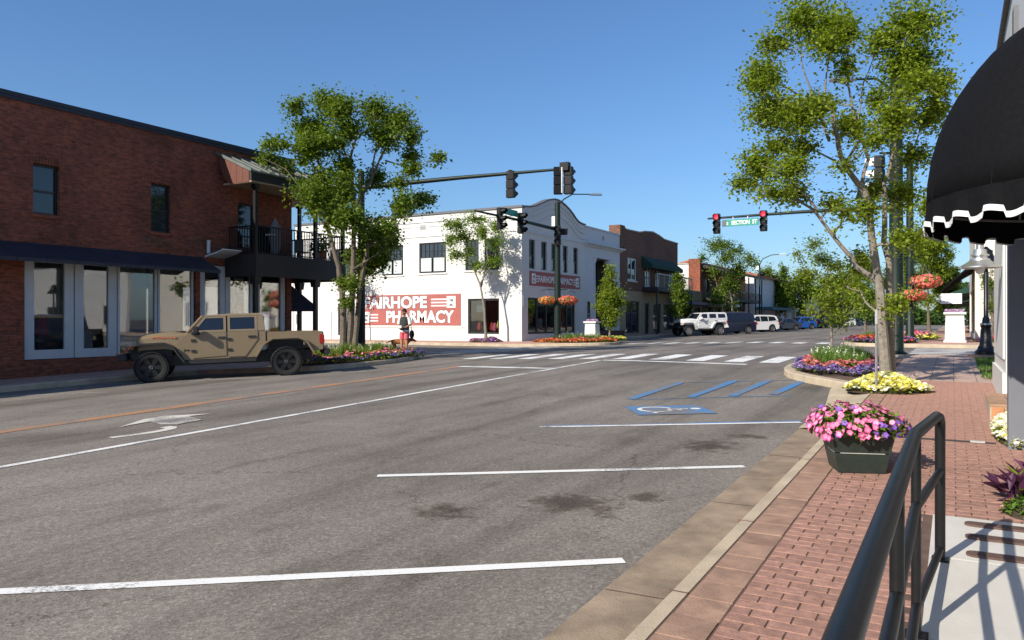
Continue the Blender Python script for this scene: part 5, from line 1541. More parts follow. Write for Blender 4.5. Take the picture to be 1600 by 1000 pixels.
make_tree('street_tree', 'airy young tree in front of the white shop wall', -23.6, 37.9, (746, 534), 1200 / 43.8,
    [([(748, 534), (745, 480), (738, 440), (722, 400), (708, 360)], .09, .02), ([(740, 445), (750, 400), (745, 355)], .05, .02), ([(738, 440), (762, 400), (768, 360)], .05, .02)],
    [(700, 345, 18, 12), (730, 336, 22, 9), (765, 346, 14, 13), (690, 370, 10, 12), (710, 366, 20, 14), (740, 360, 20, 12), (760, 376, 18, 12), (700, 396, 14, 12), (735, 410, 16, 10), (766, 402, 12, 14), (720, 386, 14, 10), (685, 345, 8, 8)],
    6500, .12, 'leaf_bright', 'bark_grey', 14, twigs=9)
make_tree('street_tree', 'thin bare sapling behind the trunk of the large left tree', -34, 38.2, (533, 536), 1200 / 52,
    [([(533, 536), (532, 480), (528, 445)], .06, .02), ([(532, 490), (540, 460), (546, 440)], .03, .01)],
    [(522, 452, 12, 14), (540, 450, 12, 14), (530, 438, 12, 10)], 700, .12, 'leaf_mid', 'bark', 15, twigs=14)
make_tree('street_tree', 'upright pyramid-shaped green tree before the columned bank', -19.2, 46.0, (931, 531), 1200 / 49.2,
    [([(931, 531), (931, 480), (931, 420)], .07, .02)],
    [(931, 424, 9, 12), (931, 446, 13, 14), (933, 468, 18, 15), (930, 490, 20, 13), (945, 476, 11, 13), (918, 480, 11, 13), (925, 458, 10, 10), (940, 455, 9, 10), (931, 505, 12, 7)],
    7000, .13, 'leaf_spring', 'bark_grey', 16)
make_tree('street_tree', 'small narrow green tree before the brown brick building', -19.3, 60.5, (1012, 527), 1200 / 62,
    [([(1012, 527), (1013, 480), (1012, 440)], .06, .02)],
    [(1012, 440, 8, 9), (1011, 456, 11, 11), (1014, 474, 13, 11), (1010, 490, 8, 8)], 3500, .16, 'leaf_mid', 'bark_grey', 17)
make_tree('street_tree', 'broad open-crowned tree behind the white off-road car', -19.0, 77, (1120, 518), 1200 / 76.2,
    [([(1120, 518), (1118, 470), (1108, 420), (1100, 390)], .12, .03), ([(1118, 470), (1132, 430), (1142, 400)], .07, .02), ([(1118, 480), (1096, 450), (1086, 410)], .06, .02)],
    [(1090, 385, 17, 11), (1110, 380, 17, 9), (1130, 390, 15, 9), (1150, 402, 11, 9), (1075, 402, 9, 7), (1105, 405, 17, 13), (1125, 420, 17, 15), (1110, 440, 17, 15), (1100, 460, 13, 13), (1130, 446, 15, 13), (1156, 412, 7, 9), (1090, 425, 11, 11), (1086, 470, 9, 13), (1118, 475, 12, 10)],
    9000, .18, 'leaf_mid', 'bark_grey', 18)
make_tree('street_tree', 'young tree in the flower bed on the kerb bulge', -2.75, 21.6, (1298, 560), 1200 / 20.1,
    [([(1298, 560), (1298, 520), (1297, 470), (1290, 410)], .045, .012), ([(1298, 500), (1310, 460), (1318, 420)], .02, .008)],
    [(1270, 375, 16, 10), (1290, 395, 20, 14), (1315, 410, 18, 14), (1265, 420, 18, 12), (1290, 430, 22, 14), (1320, 440, 18, 14), (1275, 460, 18, 14), (1305, 465, 18, 14), (1330, 460, 12, 12), (1290, 490, 14, 12), (1315, 490, 12, 10), (1250, 390, 10, 6), (1262, 480, 12, 10)],
    5200, .066, 'leaf_spring', 'bark_grey', 19, twigs=10)
def far_tree(label, px, py, Z, rx, top, seed, lm='leaf_mid', n=4500, leaf=.2):
    X = (px - 800) / 1200
    x, y = (X * CF - SF) * Z, (X * SF + CF) * Z
    rr = random.Random(seed); bl = []
    for k in range(20):
        a = rr.uniform(0, 6.28); q = math.sqrt(rr.random()) * .95
        bl.append((px + math.cos(a) * q * rx, (py * .28 + top * .72) + math.sin(a) * q * (py - top) * .42, rx * rr.uniform(.22, .4), (py - top) * rr.uniform(.09, .16)))
    bl.append((px, top + (py - top) * .08, rx * .3, (py - top) * .08))
    make_tree('street_tree', label, x, y, (px, py), 1200 / Z, [([(px, py), (px + rr.uniform(-2, 2), (py * .6 + top * .4)), (px + rr.uniform(-5, 5), py * .25 + top * .75)], .13, .03)], bl, int(n * 1.9), leaf, lm, 'bark', seed)
far_tree('bushy tree beyond the white sport utility car', 1212, 515, 108, 28, 430, 31, 'leaf_mid', 5500, .26)
far_tree('second bushy tree down the street left of the young tree', 1255, 514, 118, 26, 436, 32, 'leaf_mid', 5500, .28)
far_tree('low tree far down the street behind the blue car', 1235, 514, 140, 18, 452, 33, 'leaf_deep', 3000, .3)
far_tree('bright green tree right behind the young tree on the bulge', 1352, 520, 74, 30, 425, 34, 'leaf_bright', 6000, .18)
far_tree('green tree between young tree and forked trunk', 1318, 515, 96, 26, 440, 35, 'leaf_mid', 5000, .22)
far_tree('dark tree at the far end of the street', 1300, 513, 160, 40, 455, 36, 'leaf_deep', 4500, .34)
far_tree('tree beyond the far signal pole, farther one', 1400, 517, 88, 26, 425, 37, 'leaf_mid', 5000, .2)
far_tree('dense tree right of the far signal pole and red baskets', 1452, 522, 58, 34, 372, 38, 'leaf_spring', 9000, .15)
far_tree('dense tree behind the far signal pole', 1422, 522, 66, 30, 392, 39, 'leaf_mid', 8000, .16)
far_tree('leafy tree in front of the black awning of the cream shop', 1480, 525, 62, 18, 420, 40, 'leaf_mid', 4000, .16)
far_tree('small tree against the cream shop wall', 1548, 530, 36, 12, 430, 41, 'leaf_mid', 800, .09)
far_tree('tree left of the tall street lamp, far side', 1168, 514, 120, 14, 452, 42, 'leaf_deep', 2500, .26)
far_tree('small tree before the low tan shop', 1070, 518, 72, 10, 455, 43, 'leaf_mid', 1800, .18)

# ------------------------------------------------------------------ flower beds
def petal(m, p, s, rr, up=.5):
    d = Vector((rr.gauss(0, .5), rr.gauss(0, .5), 1)).normalized()
    e = d.orthogonal().normalized(); g = d.cross(e); a0 = rr.uniform(0, 6.28)
    k = len(m.v)
    m.v.append(tuple(p - d * s * .25))
    for i in range(5):
        a = a0 + i * 6.283 / 5
        m.v.append(tuple(p + (e * math.cos(a) + g * math.sin(a)) * s))
    m.f += [(k, k + 1 + i, k + 1 + (i + 1) % 5) for i in range(5)]
def bed(label, outline_c, a, b, rz, bands, seed, h=.22, nfol=1800, fsize=.05, leafm='leaf_mid', spikes=0, kind='flower bed', grassy=0, dz=.14, nflow=1500, leafsize=.07):
    """an oval bed: bands = [(r0, r1, petal material, share)] from the middle out"""
    rr = random.Random(seed)
    cx_, cy_ = outline_c
    t = thing('flower_bed', label, kind, (cx_, cy_, G(cx_, cy_) + dz), rz, 'flower beds')
    def lz(x, y):
        X = cx_ + x * math.cos(rz) - y * math.sin(rz); Y = cy_ + x * math.sin(rz) + y * math.cos(rz)
        return G(X, Y) - G(cx_, cy_)
    m = MB(); vs = [(0, 0, .08)]; K = 24
    for q, z in ((.6, .07), (1.0, .0)):
        for i in range(K):
            an = 6.283 * i / K; x, y = a * q * math.cos(an), b * q * math.sin(an); vs.append((x, y, z + lz(x, y)))
    m.add(vs, [(0, 1 + i, 1 + (i + 1) % K) for i in range(K)] + [(1 + i, 1 + K + i, 1 + K + (i + 1) % K, 1 + (i + 1) % K) for i in range(K)])
    m.build('soil', 'soil', t)
    def rnd(r0, r1):
        q = math.sqrt(rr.uniform(r0 * r0, r1 * r1)); an = rr.uniform(0, 6.283)
        wob = 1 + .07 * math.sin(an * 5 + seed) + .05 * math.sin(an * 9)
        x, y = a * q * math.cos(an) * wob, b * q * math.sin(an) * wob
        lump = .72 + .28 * math.sin(x * 4.1 + seed) * math.cos(y * 3.7)
        return x, y, lz(x, y) + .04 + h * (1 - q ** 2.6 * .72) * lump
    fo = MB()
    for i in range(nfol):
        x, y, z = rnd(0, 1.0)
        add_leaf(fo, Vector((x, y, z * rr.uniform(.35, 1.0))), leafsize, rr, -.2)
    for i in range(grassy):
        x, y, z = rnd(0, .6); an = rr.uniform(0, 6.28); L = rr.uniform(.18, .38)
        dx_, dy_ = math.cos(an) * .014, math.sin(an) * .014; lx_, ly_ = rr.gauss(0, .07), rr.gauss(0, .07)
        fo.add([(x - dx_, y - dy_, z - .1), (x + dx_, y + dy_, z - .1), (x + lx_, y + ly_, z - .1 + L)], [(0, 1, 2)])
    fo.build('foliage', leafm, t, recalc=False)
    for r0, r1, mt, sh in bands:
        f = MB()
        for i in range(int(nflow * sh)):
            x, y, z = rnd(r0, r1); petal(f, Vector((x, y, z + rr.uniform(-.01, .035))), fsize * rr.uniform(.6, 1.15), rr)
        f.build('blossoms', mt, t, recalc=False)
    if spikes:
        f = MB()
        for i in range(spikes):
            x, y, z = rnd(0, .62); H_ = rr.uniform(.18, .34)
            lx_, ly_ = rr.gauss(0, .05), rr.gauss(0, .05)
            for k in range(9):
                q = .4 + .6 * k / 9
                p = Vector((x + lx_ * q, y + ly_ * q, z + H_ * q)); petal(f, p + Vector((rr.gauss(0, .012), rr.gauss(0, .012), 0)), .022 * (1.3 - q * .6), rr)
        tag(f.build('flower_spikes', 'petal_white', t, recalc=False), kind='stuff')
    return t
bed('bed of purple, pink and white spiked flowers on the kerb bulge', (-2.40, 20.35), 1.06, 2.8, .08, [(.8, 1.0, 'petal_blue', .45), (.76, 1.0, 'petal_lilac', .16), (.8, 1.0, 'petal_violet', .14), (.60, .82, 'petal_salmon', .30), (.5, .8, 'petal_pink', .08), (.45, .9, 'petal_red', .05)], 51, .30, 2600, .042, 'leaf_grass', 46, grassy=2600, nflow=2600, leafsize=.06)
bed('round bed of yellow and white pansies at the forked tree', (-1.02, 15.05), .68, .62, 0, [(0, 1.0, 'petal_yellow', .62), (0, 1.0, 'petal_white', .40)], 52, .27, 1500, .040, 'leaf_mid', nflow=1500, leafsize=.05)
bed('long bed of pink and purple flowers under the large left tree', (-17.9, 20.2), 1.3, 3.3, .0, [(.84, 1.0, 'petal_blue', .22), (.84, 1.0, 'petal_violet', .10), (.55, .86, 'petal_salmon', .12), (.6, .9, 'petal_pink', .10), (.5, .9, 'petal_yellow', .02)], 53, .42, 4200, .06, 'leaf_mid', 30, grassy=1600, nflow=2200, leafsize=.10)
bed('bed of orange and red flowers at the far left corner under the signal pole', (-18.6, 39.6), 2.4, 1.6, .35, [(.62, 1.0, 'petal_orange', .4), (.7, 1.0, 'petal_red', .3), (.3, .8, 'petal_salmon', .16)], 54, .34, 2600, .07, 'leaf_grass', 26, grassy=1500, nflow=1500, leafsize=.1)
bed('small bed of pale yellow flowers before the columned bank', (-18.3, 43.9), 1.0, .8, 0, [(0, 1, 'petal_yellow', 1.0)], 55, .3, 700, .07, 'leaf_mid', nflow=500, leafsize=.1)
bed('oval purple flower bed below the airy tree at the white wall', (-23.6, 37.9), 1.0, .7, 0, [(.5, 1.0, 'petal_violet', .5), (.4, 1, 'petal_lilac', .4), (0, .5, 'petal_yellow', .12), (.7, 1, 'petal_red', .1)], 56, .34, 900, .07, 'leaf_spring', nflow=900, leafsize=.1)
bed('red and blue flower bed on the far right corner', (-2.9, 39.6), 1.5, 1.5, .2, [(.55, 1.0, 'petal_red', .4), (.3, .8, 'petal_orange', .3), (.8, 1.0, 'petal_blue', .4)], 57, .40, 1500, .07, 'leaf_grass', grassy=900, nflow=1500, leafsize=.1)
bed('pink and yellow flower bed beyond the far signal pole', (-1.9, 47.5), 1.2, 3.0, 0, [(.4, 1.0, 'petal_yellow', .4), (0, .7, 'petal_pink', .5), (.2, .8, 'petal_violet', .2)], 58, .42, 1300, .08, 'leaf_mid', nflow=1200, leafsize=.12)
bed('violet flower bed along the cream shop wall', (2.2, 42.2), 1.5, .5, 0, [(0, 1, 'petal_violet', .5), (0, 1, 'petal_red', .3)], 59, .3, 700, .07, 'leaf_mid', nflow=700, leafsize=.1)
bed('white blossom edging below the shop wall beside the drain', (.60, 10.6), .22, 1.05, 0, [(0, 1, 'petal_white', 1.0), (.4, 1, 'petal_yellow', .1)], 60, .20, 700, .030, 'leaf_spring', nflow=900, leafsize=.04)
# dark purple foliage plant at the landing
def spray(label, x, y, n, L, m1, seed, wd=.035):
    rr = random.Random(seed)
    t = thing('foliage_plant', label, 'plant', (x, y, G(x, y) + .15))
    for mm, cnt in ((m1, n), ('leaf_spring', n // 4)):
        f = MB()
        for i in range(cnt):
            an = rr.uniform(0, 6.28); el = rr.uniform(.15, 1.3); ll = L * rr.uniform(.55, 1.1)
            c0 = Vector((rr.gauss(0, .09), rr.gauss(0, .11), rr.uniform(0, .1)))
            d = Vector((math.cos(an) * math.cos(el), math.sin(an) * math.cos(el), math.sin(el)))
            s = d.cross(UP).normalized() * wd * rr.uniform(.7, 1.2)
            p1 = c0 + d * ll * .5; p2 = c0 + d * ll - UP * ll * .22
            f.add([c0, p1 + s, p2, p1 - s], [(0, 1, 2), (0, 2, 3)])
        f.build('leaves', mm, t, recalc=False)
    return t
spray('purple leaved foliage plant at the edge of the landing', .56, 7.15, 170, .30, 'leaf_purple', 71)
spray('purple leaved foliage plant nearest the shop wall', .66, 7.75, 120, .28, 'leaf_purple', 72)
bed('low green ground cover at the landing corner', (.58, 6.75), .28, .30, 0, [(0, 1, 'petal_salmon', .05)], 73, .10, 700, .02, 'leaf_grass', nflow=200, leafsize=.045)
# potted plants on the balcony
for i, (x, y, s, l) in enumerate(((-21.15, 21.75, 1.0, 'potted plant in clay pot by the balcony post'), (-21.3, 22.15, 1.4, 'taller potted plant behind the clay pot on the balcony'))):
    t = thing('potted_plant', l, 'potted plant', (x, y, 3.95))
    MB().lathe([(.11 * s, 0), (.15 * s, .26 * s), (.17 * s, .27 * s), (.17 * s, .31 * s), (.01, .30 * s)], 12).build('pot', 'terracotta', t)
    f = MB(); rr = random.Random(i + 80)
    for k in range(260): add_leaf(f, Vector((rr.gauss(0, .13 * s), rr.gauss(0, .13 * s), .35 * s + abs(rr.gauss(0, .22 * s)))), .11, rr, -.4)
    f.build('foliage', 'leaf_mid', t, recalc=False)

# ------------------------------------------------------------------ planter tub of petunias
PT_ = thing('planter_box', 'dark green tapered wooden planter box on the brick pavement', 'planter', (-.79, 7.83, G(0, 7.8) + .152), R_(19))
HB, b0, b1 = .37, .20, .272
def side_board(z0, z1, k):
    f0, f1 = b0 + (b1 - b0) * z0 / HB, b0 + (b1 - b0) * z1 / HB
    m = MB(); th = .018
    pr = [(-f0, -f0, z0), (f0, -f0, z0), (f1, -f1, z1), (-f1, -f1, z1)]
    inn = [(-f0 + th, -f0 + th, z0), (f0 - th, -f0 + th, z0), (f1 - th, -f1 + th, z1), (-f1 + th, -f1 + th, z1)]
    m.add(pr + inn, [(0, 1, 2, 3), (7, 6, 5, 4), (0, 4, 5, 1), (1, 5, 6, 2), (2, 6, 7, 3), (3, 7, 4, 0)])
    o = m.build('board', 'planter_green', PT_); o.rotation_euler = (0, 0, k * math.pi / 2)
for k in range(4):
    side_board(0, .18, k); side_board(.188, HB, k)
    gp = MB(); f0 = b0 + (b1 - b0) * .184 / HB - .004
    gp.bb(-f0 * .82, f0 * .82, -f0, -f0 + .01, .179, .189); g_ = gp.build('worn_joint', 'concrete_light', PT_); g_.rotation_euler = (0, 0, k * math.pi / 2)
MB().bb(-.21, .21, -.21, .21, .14, .34).build('soil', 'soil', PT_)
PL = thing('petunia_plant', 'mound of pink and violet petunias overflowing the green planter box', 'flowers', (-.79, 7.83, G(0, 7.8) + .50), R_(19))
rr = random.Random(90)
fo = MB()
def mound(v): return Vector((v.x * .43, v.y * .42, max(v.z, -.25) * .20 + .05))
for i in range(1500):
    v = Vector((rr.gauss(0, 1), rr.gauss(0, 1), abs(rr.gauss(0, 1)) - .25)).normalized()
    add_leaf(fo, mound(v) * rr.uniform(.6, 1.0), .05, rr)
fo.build('foliage', 'leaf_mid', PL, recalc=False)
def flower_mesh(m, sz):
    f = MB(); n = 15
    vs = [(0, 0, -.35 * sz)]
    for i in range(n):
        a = 6.283 * i / n; vs.append((.25 * sz * math.cos(a), .25 * sz * math.sin(a), -.06 * sz))
    for i in range(n):
        a = 6.283 * i / n; r = sz * (.9 + .16 * math.cos(5 * a)); vs.append((r * math.cos(a), r * math.sin(a), .05 * sz * math.cos(10 * a)))
    f.add(vs, [(0, 1 + i, 1 + (i + 1) % n) for i in range(n)] + [(1 + i, 1 + n + i, 1 + n + (i + 1) % n, 1 + (i + 1) % n) for i in range(n)])
    me = f.mesh('flower', m, True, False)
    me.materials.append(MAT['petal_violet' if m == 'petal_violet' else 'petal_red'])
    for p in me.polygons: p.material_index = 1 if p.index < n and m != 'petal_violet' else 0
    return me
def petunia_mat(name, c_out, c_in):
    m, n, p = newmat(name)
    tc = N(n, 'ShaderNodeTexCoord'); ln = N(n, 'ShaderNodeVectorMath', operation='LENGTH')
    n.links.new(tc.outputs['Object'], ln.inputs[0])
    r = ramp(n, [(.004, (.18, .02, .10)), (.010, c_in), (.022, c_out)])
    n.links.new(ln.outputs['Value'], r.inputs[0])
    oi = N(n, 'ShaderNodeObjectInfo'); rr_ = ramp(n, [(0, (.72, .62, .72)), (.5, (1, 1, 1)), (1, (1.12, 1.3, 1.2))])
    n.links.new(oi.outputs['Random'], rr_.inputs[0])
    n.links.new(mix(n, 1.0, r.outputs[0], rr_.outputs[0], 'MULTIPLY'), p.inputs['Base Color'])
    p.inputs['Roughness'].default_value = .6
petunia_mat('petunia_pink', (.66, .085, .26), (.78, .34, .48))
petunia_mat('petunia_violet', (.14, .05, .34), (.26, .12, .44))
fmA = [flower_mesh('petunia_pink', s) for s in (.027, .031, .035)]; fmB = [flower_mesh('petunia_violet', s) for s in (.026, .030)]
for me in fmA + fmB:
    while len(me.materials) > 1: me.materials.pop()
    for p in me.polygons: p.material_index = 0
pts = []
tries = 0
while len(pts) < 292 and tries < 16000:
    tries += 1
    v = Vector((rr.gauss(0, 1), rr.gauss(0, 1), rr.gauss(.25, .8))).normalized()
    if v.z < -.35: continue
    p = mound(v) * rr.uniform(.94, 1.08)
    p += Vector((0, 0, .035 * math.sin(v.x * 6) * math.cos(v.y * 5)))
    if any((p - q).length < .033 for q, _ in pts): continue
    pts.append((p, v))
for p, v in pts:
    violet = (v.x > .25 and v.z < .35 and rr.random() < .75) or rr.random() < .07
    o = link('flower', rr.choice(fmB if violet else fmA), PL, p)
    d = (Vector((v.x, v.y, v.z * 1.1 + .12)) + Vector((rr.gauss(0, .3), rr.gauss(0, .3), rr.gauss(0, .3)))).normalized()
    o.rotation_euler = d.to_track_quat('Z', 'Y').to_euler()
# ------------------------------------------------------------------ vehicles
def prism_side(m, poly, yo, yi, s, tum=None):
    """a plate in side view (x, z) between outer and inner half-width on side s"""
    f = tum or (lambda z: 0)
    m.prism(poly, lambda x, z: (x, s * (yo - f(z)), z), lambda x, z: (x, s * (yi - f(z)), z))
    return m
def ring_side(m, outer, inner, yo, yi, s, f):
    n = len(outer)
    A = [(x, s * (yo - f(z)), z) for x, z in outer] + [(x, s * (yo - f(z)), z) for x, z in inner]
    Bk = [(x, s * (yi - f(z)), z) for x, z in outer] + [(x, s * (yi - f(z)), z) for x, z in inner]
    fs = []
    for i in range(n):
        j = (i + 1) % n
        fs += [(i, j, n + j, n + i), (2 * n + i, 3 * n + i, 3 * n + j, 2 * n + j), (i, 2 * n + i, 2 * n + j, j), (n + i, n + j, 3 * n + j, 3 * n + i)]
    m.add(A + Bk, fs); return m
_wheel_cache = {}
def wheel(parent, x, y, r, wd, rimm, spokes=6, ang=0, chunky=False):
    s = 1 if y > 0 else -1
    key = (r, wd, rimm, spokes, chunky)
    if key not in _wheel_cache:
        t = MB(); h = wd / 2
        t.lathe([(r * .64, -h * .9), (r * .72, -h), (r * .93, -h * .97), (r, -h * .72), (r, h * .72), (r * .93, h * .97), (r * .72, h), (r * .64, h * .9)], 36, axis='Y', caps=False)
        if chunky:
            for k in range(34):
                a = 6.283 * k / 34
                for yy, l in ((-h * .78, .13), (h * .78, .13), (0, .1)):
                    aa = a + (.09 if yy == 0 else 0)
                    c = Vector((math.cos(aa), 0, math.sin(aa))); tg = Vector((-math.sin(aa), 0, math.cos(aa)))
                    vs = []
                    for rr_ in (r - .01, r + .016):
                        for p, q in ((-1, -1), (1, -1), (1, 1), (-1, 1)):
                            v = c * rr_ + tg * (.024 * p); vs.append((v.x, yy + q * l * .42, v.z))
                    t.add(vs, [(4, 5, 6, 7), (0, 1, 5, 4), (1, 2, 6, 5), (2, 3, 7, 6), (3, 0, 4, 7)])
        tm_ = t.mesh('tyre', 'rubber', True)
        rm = MB()
        rm.lathe([(r * .66, h * .86), (r * .63, h * .9), (r * .60, h * .70), (r * .58, h * .2), (.01, h * .15)], 30, axis='Y', caps=False)
        rm.lathe([(.01, h * .30), (r * .16, h * .30), (r * .17, h * .74), (r * .12, h * .80), (.01, h * .80)], 16, axis='Y')
        for k in range(spokes):
            a = 6.283 * k / spokes
            c = Vector((math.cos(a), 0, math.sin(a))); tg = Vector((-math.sin(a), 0, math.cos(a)))
            vs = []
            for rr_, w_, yy in ((r * .13, .040, h * .74), (r * .61, .060, h * .80)):
                for p in (-1, 1):
                    v = c * rr_ + tg * (w_ * p * r / .4); vs += [(v.x, yy, v.z), (v.x, yy - h * .35, v.z)]
            rm.add(vs, [(0, 4, 6, 2), (1, 3, 7, 5), (0, 1, 5, 4), (2, 6, 7, 3), (4, 5, 7, 6)])
        rmm = rm.mesh('rim', rimm, True)
        dk = MB().lathe([(.01, h * .12), (r * .585, h * .12), (r * .585, h * .10), (.01, h * .10)], 24, axis='Y').mesh('hub_well', 'plastic_black')
        nt_ = MB()
        for k in range(5):
            a = 6.283 * k / 5; nt_.lathe([(.012, h * .8), (.012, h * .9), (.004, h * .92)], 6, (math.cos(a) * r * .085, 0, math.sin(a) * r * .085), 'Y')
        _wheel_cache[key] = (tm_, rmm, dk, nt_.mesh('lug_nuts', 'rim_silver'))
    ms = _wheel_cache[key]
    w_ = _link0('wheel', None, parent, (x, y, r)); 
    w_.rotation_euler = (0, 0, (0 if s > 0 else math.pi) + ang)
    for nm, me in zip(('tyre', 'rim', 'hub_well', 'lug_nuts'), ms): _link0(nm, me, w_)
    return w_
def place(o, x, y, head, wb=3.0):
    d = Vector((math.cos(head), math.sin(head)))
    zf, zr = G(x + d.x * wb / 2, y + d.y * wb / 2), G(x - d.x * wb / 2, y - d.y * wb / 2)
    o.location = (x, y, (zf + zr) / 2); o.rotation_euler = (0, -math.atan2(zf - zr, wb), head)

def offroader(label, cat, x, y, head, col, pickup=True, rimm='rim_dark', flare='plastic_black', detail=True):
    T = thing('pickup_truck' if pickup else 'off_road_car', label, cat)
    F = 1.744
    xr = -F if pickup else -1.20
    xe = -2.78 if pickup else -1.93
    wb = F - xr
    sh = (F + xr) / 2
    _b = MB.build
    def tum(z): return max(0, z - 1.34) * .22
    hood = MB()
    # front clip: eight-cornered, narrowing to the grille
    xs = [(.80, .765, .78, 1.36), (1.4, .735, .92, 1.345), (1.97, .67, .90, 1.30), (2.09, .65, .86, 1.235)]
    vs = []
    for X, w_, z0, z1 in xs: vs += [(X, w_, z0), (X, w_ * 1.0, z1 - .07), (X, w_ - .09, z1), (X, -w_ + .09, z1), (X, -w_, z1 - .07), (X, -w_, z0)]
    fs = [(i * 6 + k, i * 6 + (k + 1) % 6, (i + 1) * 6 + (k + 1) % 6, (i + 1) * 6 + k) for i in range(3) for k in range(6)] + [(0, 1, 2, 3, 4, 5), (18, 19, 20, 21, 22, 23)]
    hood.add(vs, fs); hood.build('front_clip', col, T, smooth=True, bevel=.012)
    hp_ = MB(); vs = []
    for X, w_, z1 in ((.93, .63, 1.38), (1.2, .62, 1.392), (1.9, .54, 1.335), (2.05, .51, 1.285)):
        vs += [(X, w_, z1 - .03), (X, w_ - .1, z1), (X, 0, z1 + .025), (X, -w_ + .1, z1), (X, -w_, z1 - .03)]
    hp_.add(vs, [(i * 5 + k, i * 5 + k + 1, (i + 1) * 5 + k + 1, (i + 1) * 5 + k) for i in range(3) for k in range(4)])
    h_ = hp_.build('hood', col, T, smooth='all'); sd = h_.modifiers.new('t', 'SOLIDIFY'); sd.thickness = .03
    # cab tub
    cabr = -1.21 if pickup else xe
    if pickup: cab = [(.93, .58), (1.14, 1.02), (.80, 1.35), (cabr, 1.35), (cabr, .98), (-.98, .62), (-.9, .58)]
    else: cab = [(.93, .58), (1.14, 1.02), (.80, 1.35), (cabr, 1.35), (cabr, .62), (-1.72, .62), (-1.62, .92), (-1.45, 1.05), (-.95, 1.05), (-.78, .92), (-.66, .58)]
    MB().prism(cab, lambda a, b: (a, .785, b), lambda a, b: (a, -.785, b)).build('cab_body', col, T, bevel=.01)
    if pickup:
        bed_ = [(-1.25, .98), (-1.25, 1.31), (xe, 1.27), (xe, .72), (-2.46, .70), (-2.28, .98), (-2.05, 1.07), (-1.42, 1.06), (-1.3, 1.0)]
        for s in (1, -1): prism_side(MB(), bed_, .80, .70, s).build('bed_side', col, T, bevel=.012)
        MB().bb(xe, -1.25, -.70, .70, .78, .84).build('bed_floor', 'plastic_black', T)
        MB().bb(-1.27, -1.23, -.70, .70, .84, 1.28).build('bed_front', col, T)
        tg = MB().bb(xe - .03, xe + .04, -.69, .69, .78, 1.26).build('tailgate', col, T, bevel=.012)
        MB().bb(xe - .05, xe - .03, -.12, .12, 1.08, 1.16).build('handle', 'plastic_black', tg)
    else:
        MB().bb(xe - .04, xe - .002, -.70, .70, .62, 1.30).build('tailgate', col, T, bevel=.012)
        MB().lathe([(.37, 0), (.38, .04), (.38, .18), (.33, .22), (.1, .2), (.01, .2)], 20, (xe - .05, 0, .95), 'X')
    MB().bb(xe + .3, 1.9, -.55, .55, .42, .74).build('chassis', 'plastic_black', T)
    for ax in (F, xr):
        MB().tube([(ax, -.7, .42), (ax, .7, .42)], .06, 8).build('axle', 'plastic_black', T)
        MB().bb(ax - .5, ax + .5, -.60, .60, .60, 1.04).build('wheel_well', 'plastic_black', T)
    # flares
    fp = [(2.30, .90), (2.20, 1.05), (2.0, 1.095), (1.42, 1.105), (1.22, 1.02), (.90, .54)]
    rp = [(xr + .80, .58), (xr + .58, .94), (xr + .36, 1.09), (xr - .34, 1.10), (xr - .54, 1.0), (xr - .74, .64)]
    for s in (1, -1):
        for pth, yi in ((fp, .58), (rp, .72)):
            lo = []
            for i, p in enumerate(pth):
                a = Vector(pth[max(i - 1, 0)]); b = Vector(pth[min(i + 1, len(pth) - 1)]); d = (b - a).normalized()
                q = Vector(p) + Vector((d.y, -d.x)) * (-.045 if pth is fp else .045); lo.append((q.x, q.y))
            m = MB(); n = len(pth)
            for i in range(n - 1):
                prism_side(m, [pth[i], pth[i + 1], lo[i + 1], lo[i]], .945, yi, s)
            m.build('fender_flare', flare if pth is fp else col, T)
    # doors, windows
    doors = [([(.76, .66), (.78, .80), (.74, 1.345), (-.165, 1.345), (-.165, .66), (.70, .62)], -.05, .70),
             ([(-.205, .62), (-.205, 1.345), (-1.0 if pickup else -.98, 1.345), (-1.0 if pickup else -.98, 1.10), (-.66, .62)], -.84, -.235)]
    ups_ = [([(.75, 1.352), (.40, 1.80), (-.165, 1.80), (-.165, 1.352)], [(.62, 1.41), (.36, 1.75), (-.10, 1.75), (-.10, 1.41)]),
            ([(-.205, 1.352), (-.205, 1.80), (-.99, 1.80), (-.99, 1.352)], [(-.27, 1.41), (-.27, 1.75), (-.92, 1.75), (-.92, 1.41)])]
    for s in (1, -1):
        for (poly, hx_, gx_), (o_, i_) in zip(doors, ups_):
            d = prism_side(MB(), poly, .805, .787, s).build('door', col, T, bevel=.006)
            ring_side(MB(), o_, i_, .805, .76, s, tum).build('window_frame', col, d)
            prism_side(MB(), i_, .792, .780, s, tum).build('pane', 'car_glass', d)
            MB().bb(hx_ - .10, hx_ + .10, s * .806, s * .835, 1.165, 1.215).build('handle', 'plastic_black', d)
            for zz in (1.13, .83): MB().bb(gx_ - .065, gx_ + .045, s * .806, s * .83, zz - .035, zz + .035).build('hinge', 'plastic_black' if col != 'car_white' else col, d)
        if pickup:
            prism_side(MB(), [(-1.0, 1.352), (-1.0, 1.80), (-1.14, 1.80), (-1.21, 1.352)], .80, .74, s, tum).build('rear_pillar', col, T)
        else:
            ring_side(MB(), [(-1.0, 1.352), (-1.0, 1.80), (xe + .05, 1.80), (xe, 1.352)], [(-1.08, 1.42), (-1.08, 1.74), (xe + .16, 1.74), (xe + .13, 1.42)], .80, .74, s, tum).build('rear_pillar', col, T)
            prism_side(MB(), [(-1.08, 1.42), (-1.08, 1.74), (xe + .16, 1.74), (xe + .13, 1.42)], .785, .77, s, tum).build('pane', 'car_glass', T)
        mr = MB().box((.60, s * .99, 1.43), (.13, .22, .20)); mr.box((.62, s * .87, 1.33), (.22, .12, .10))
        mr.build('mirror', 'plastic_black' if col != 'car_white' else col, T, bevel=.02)
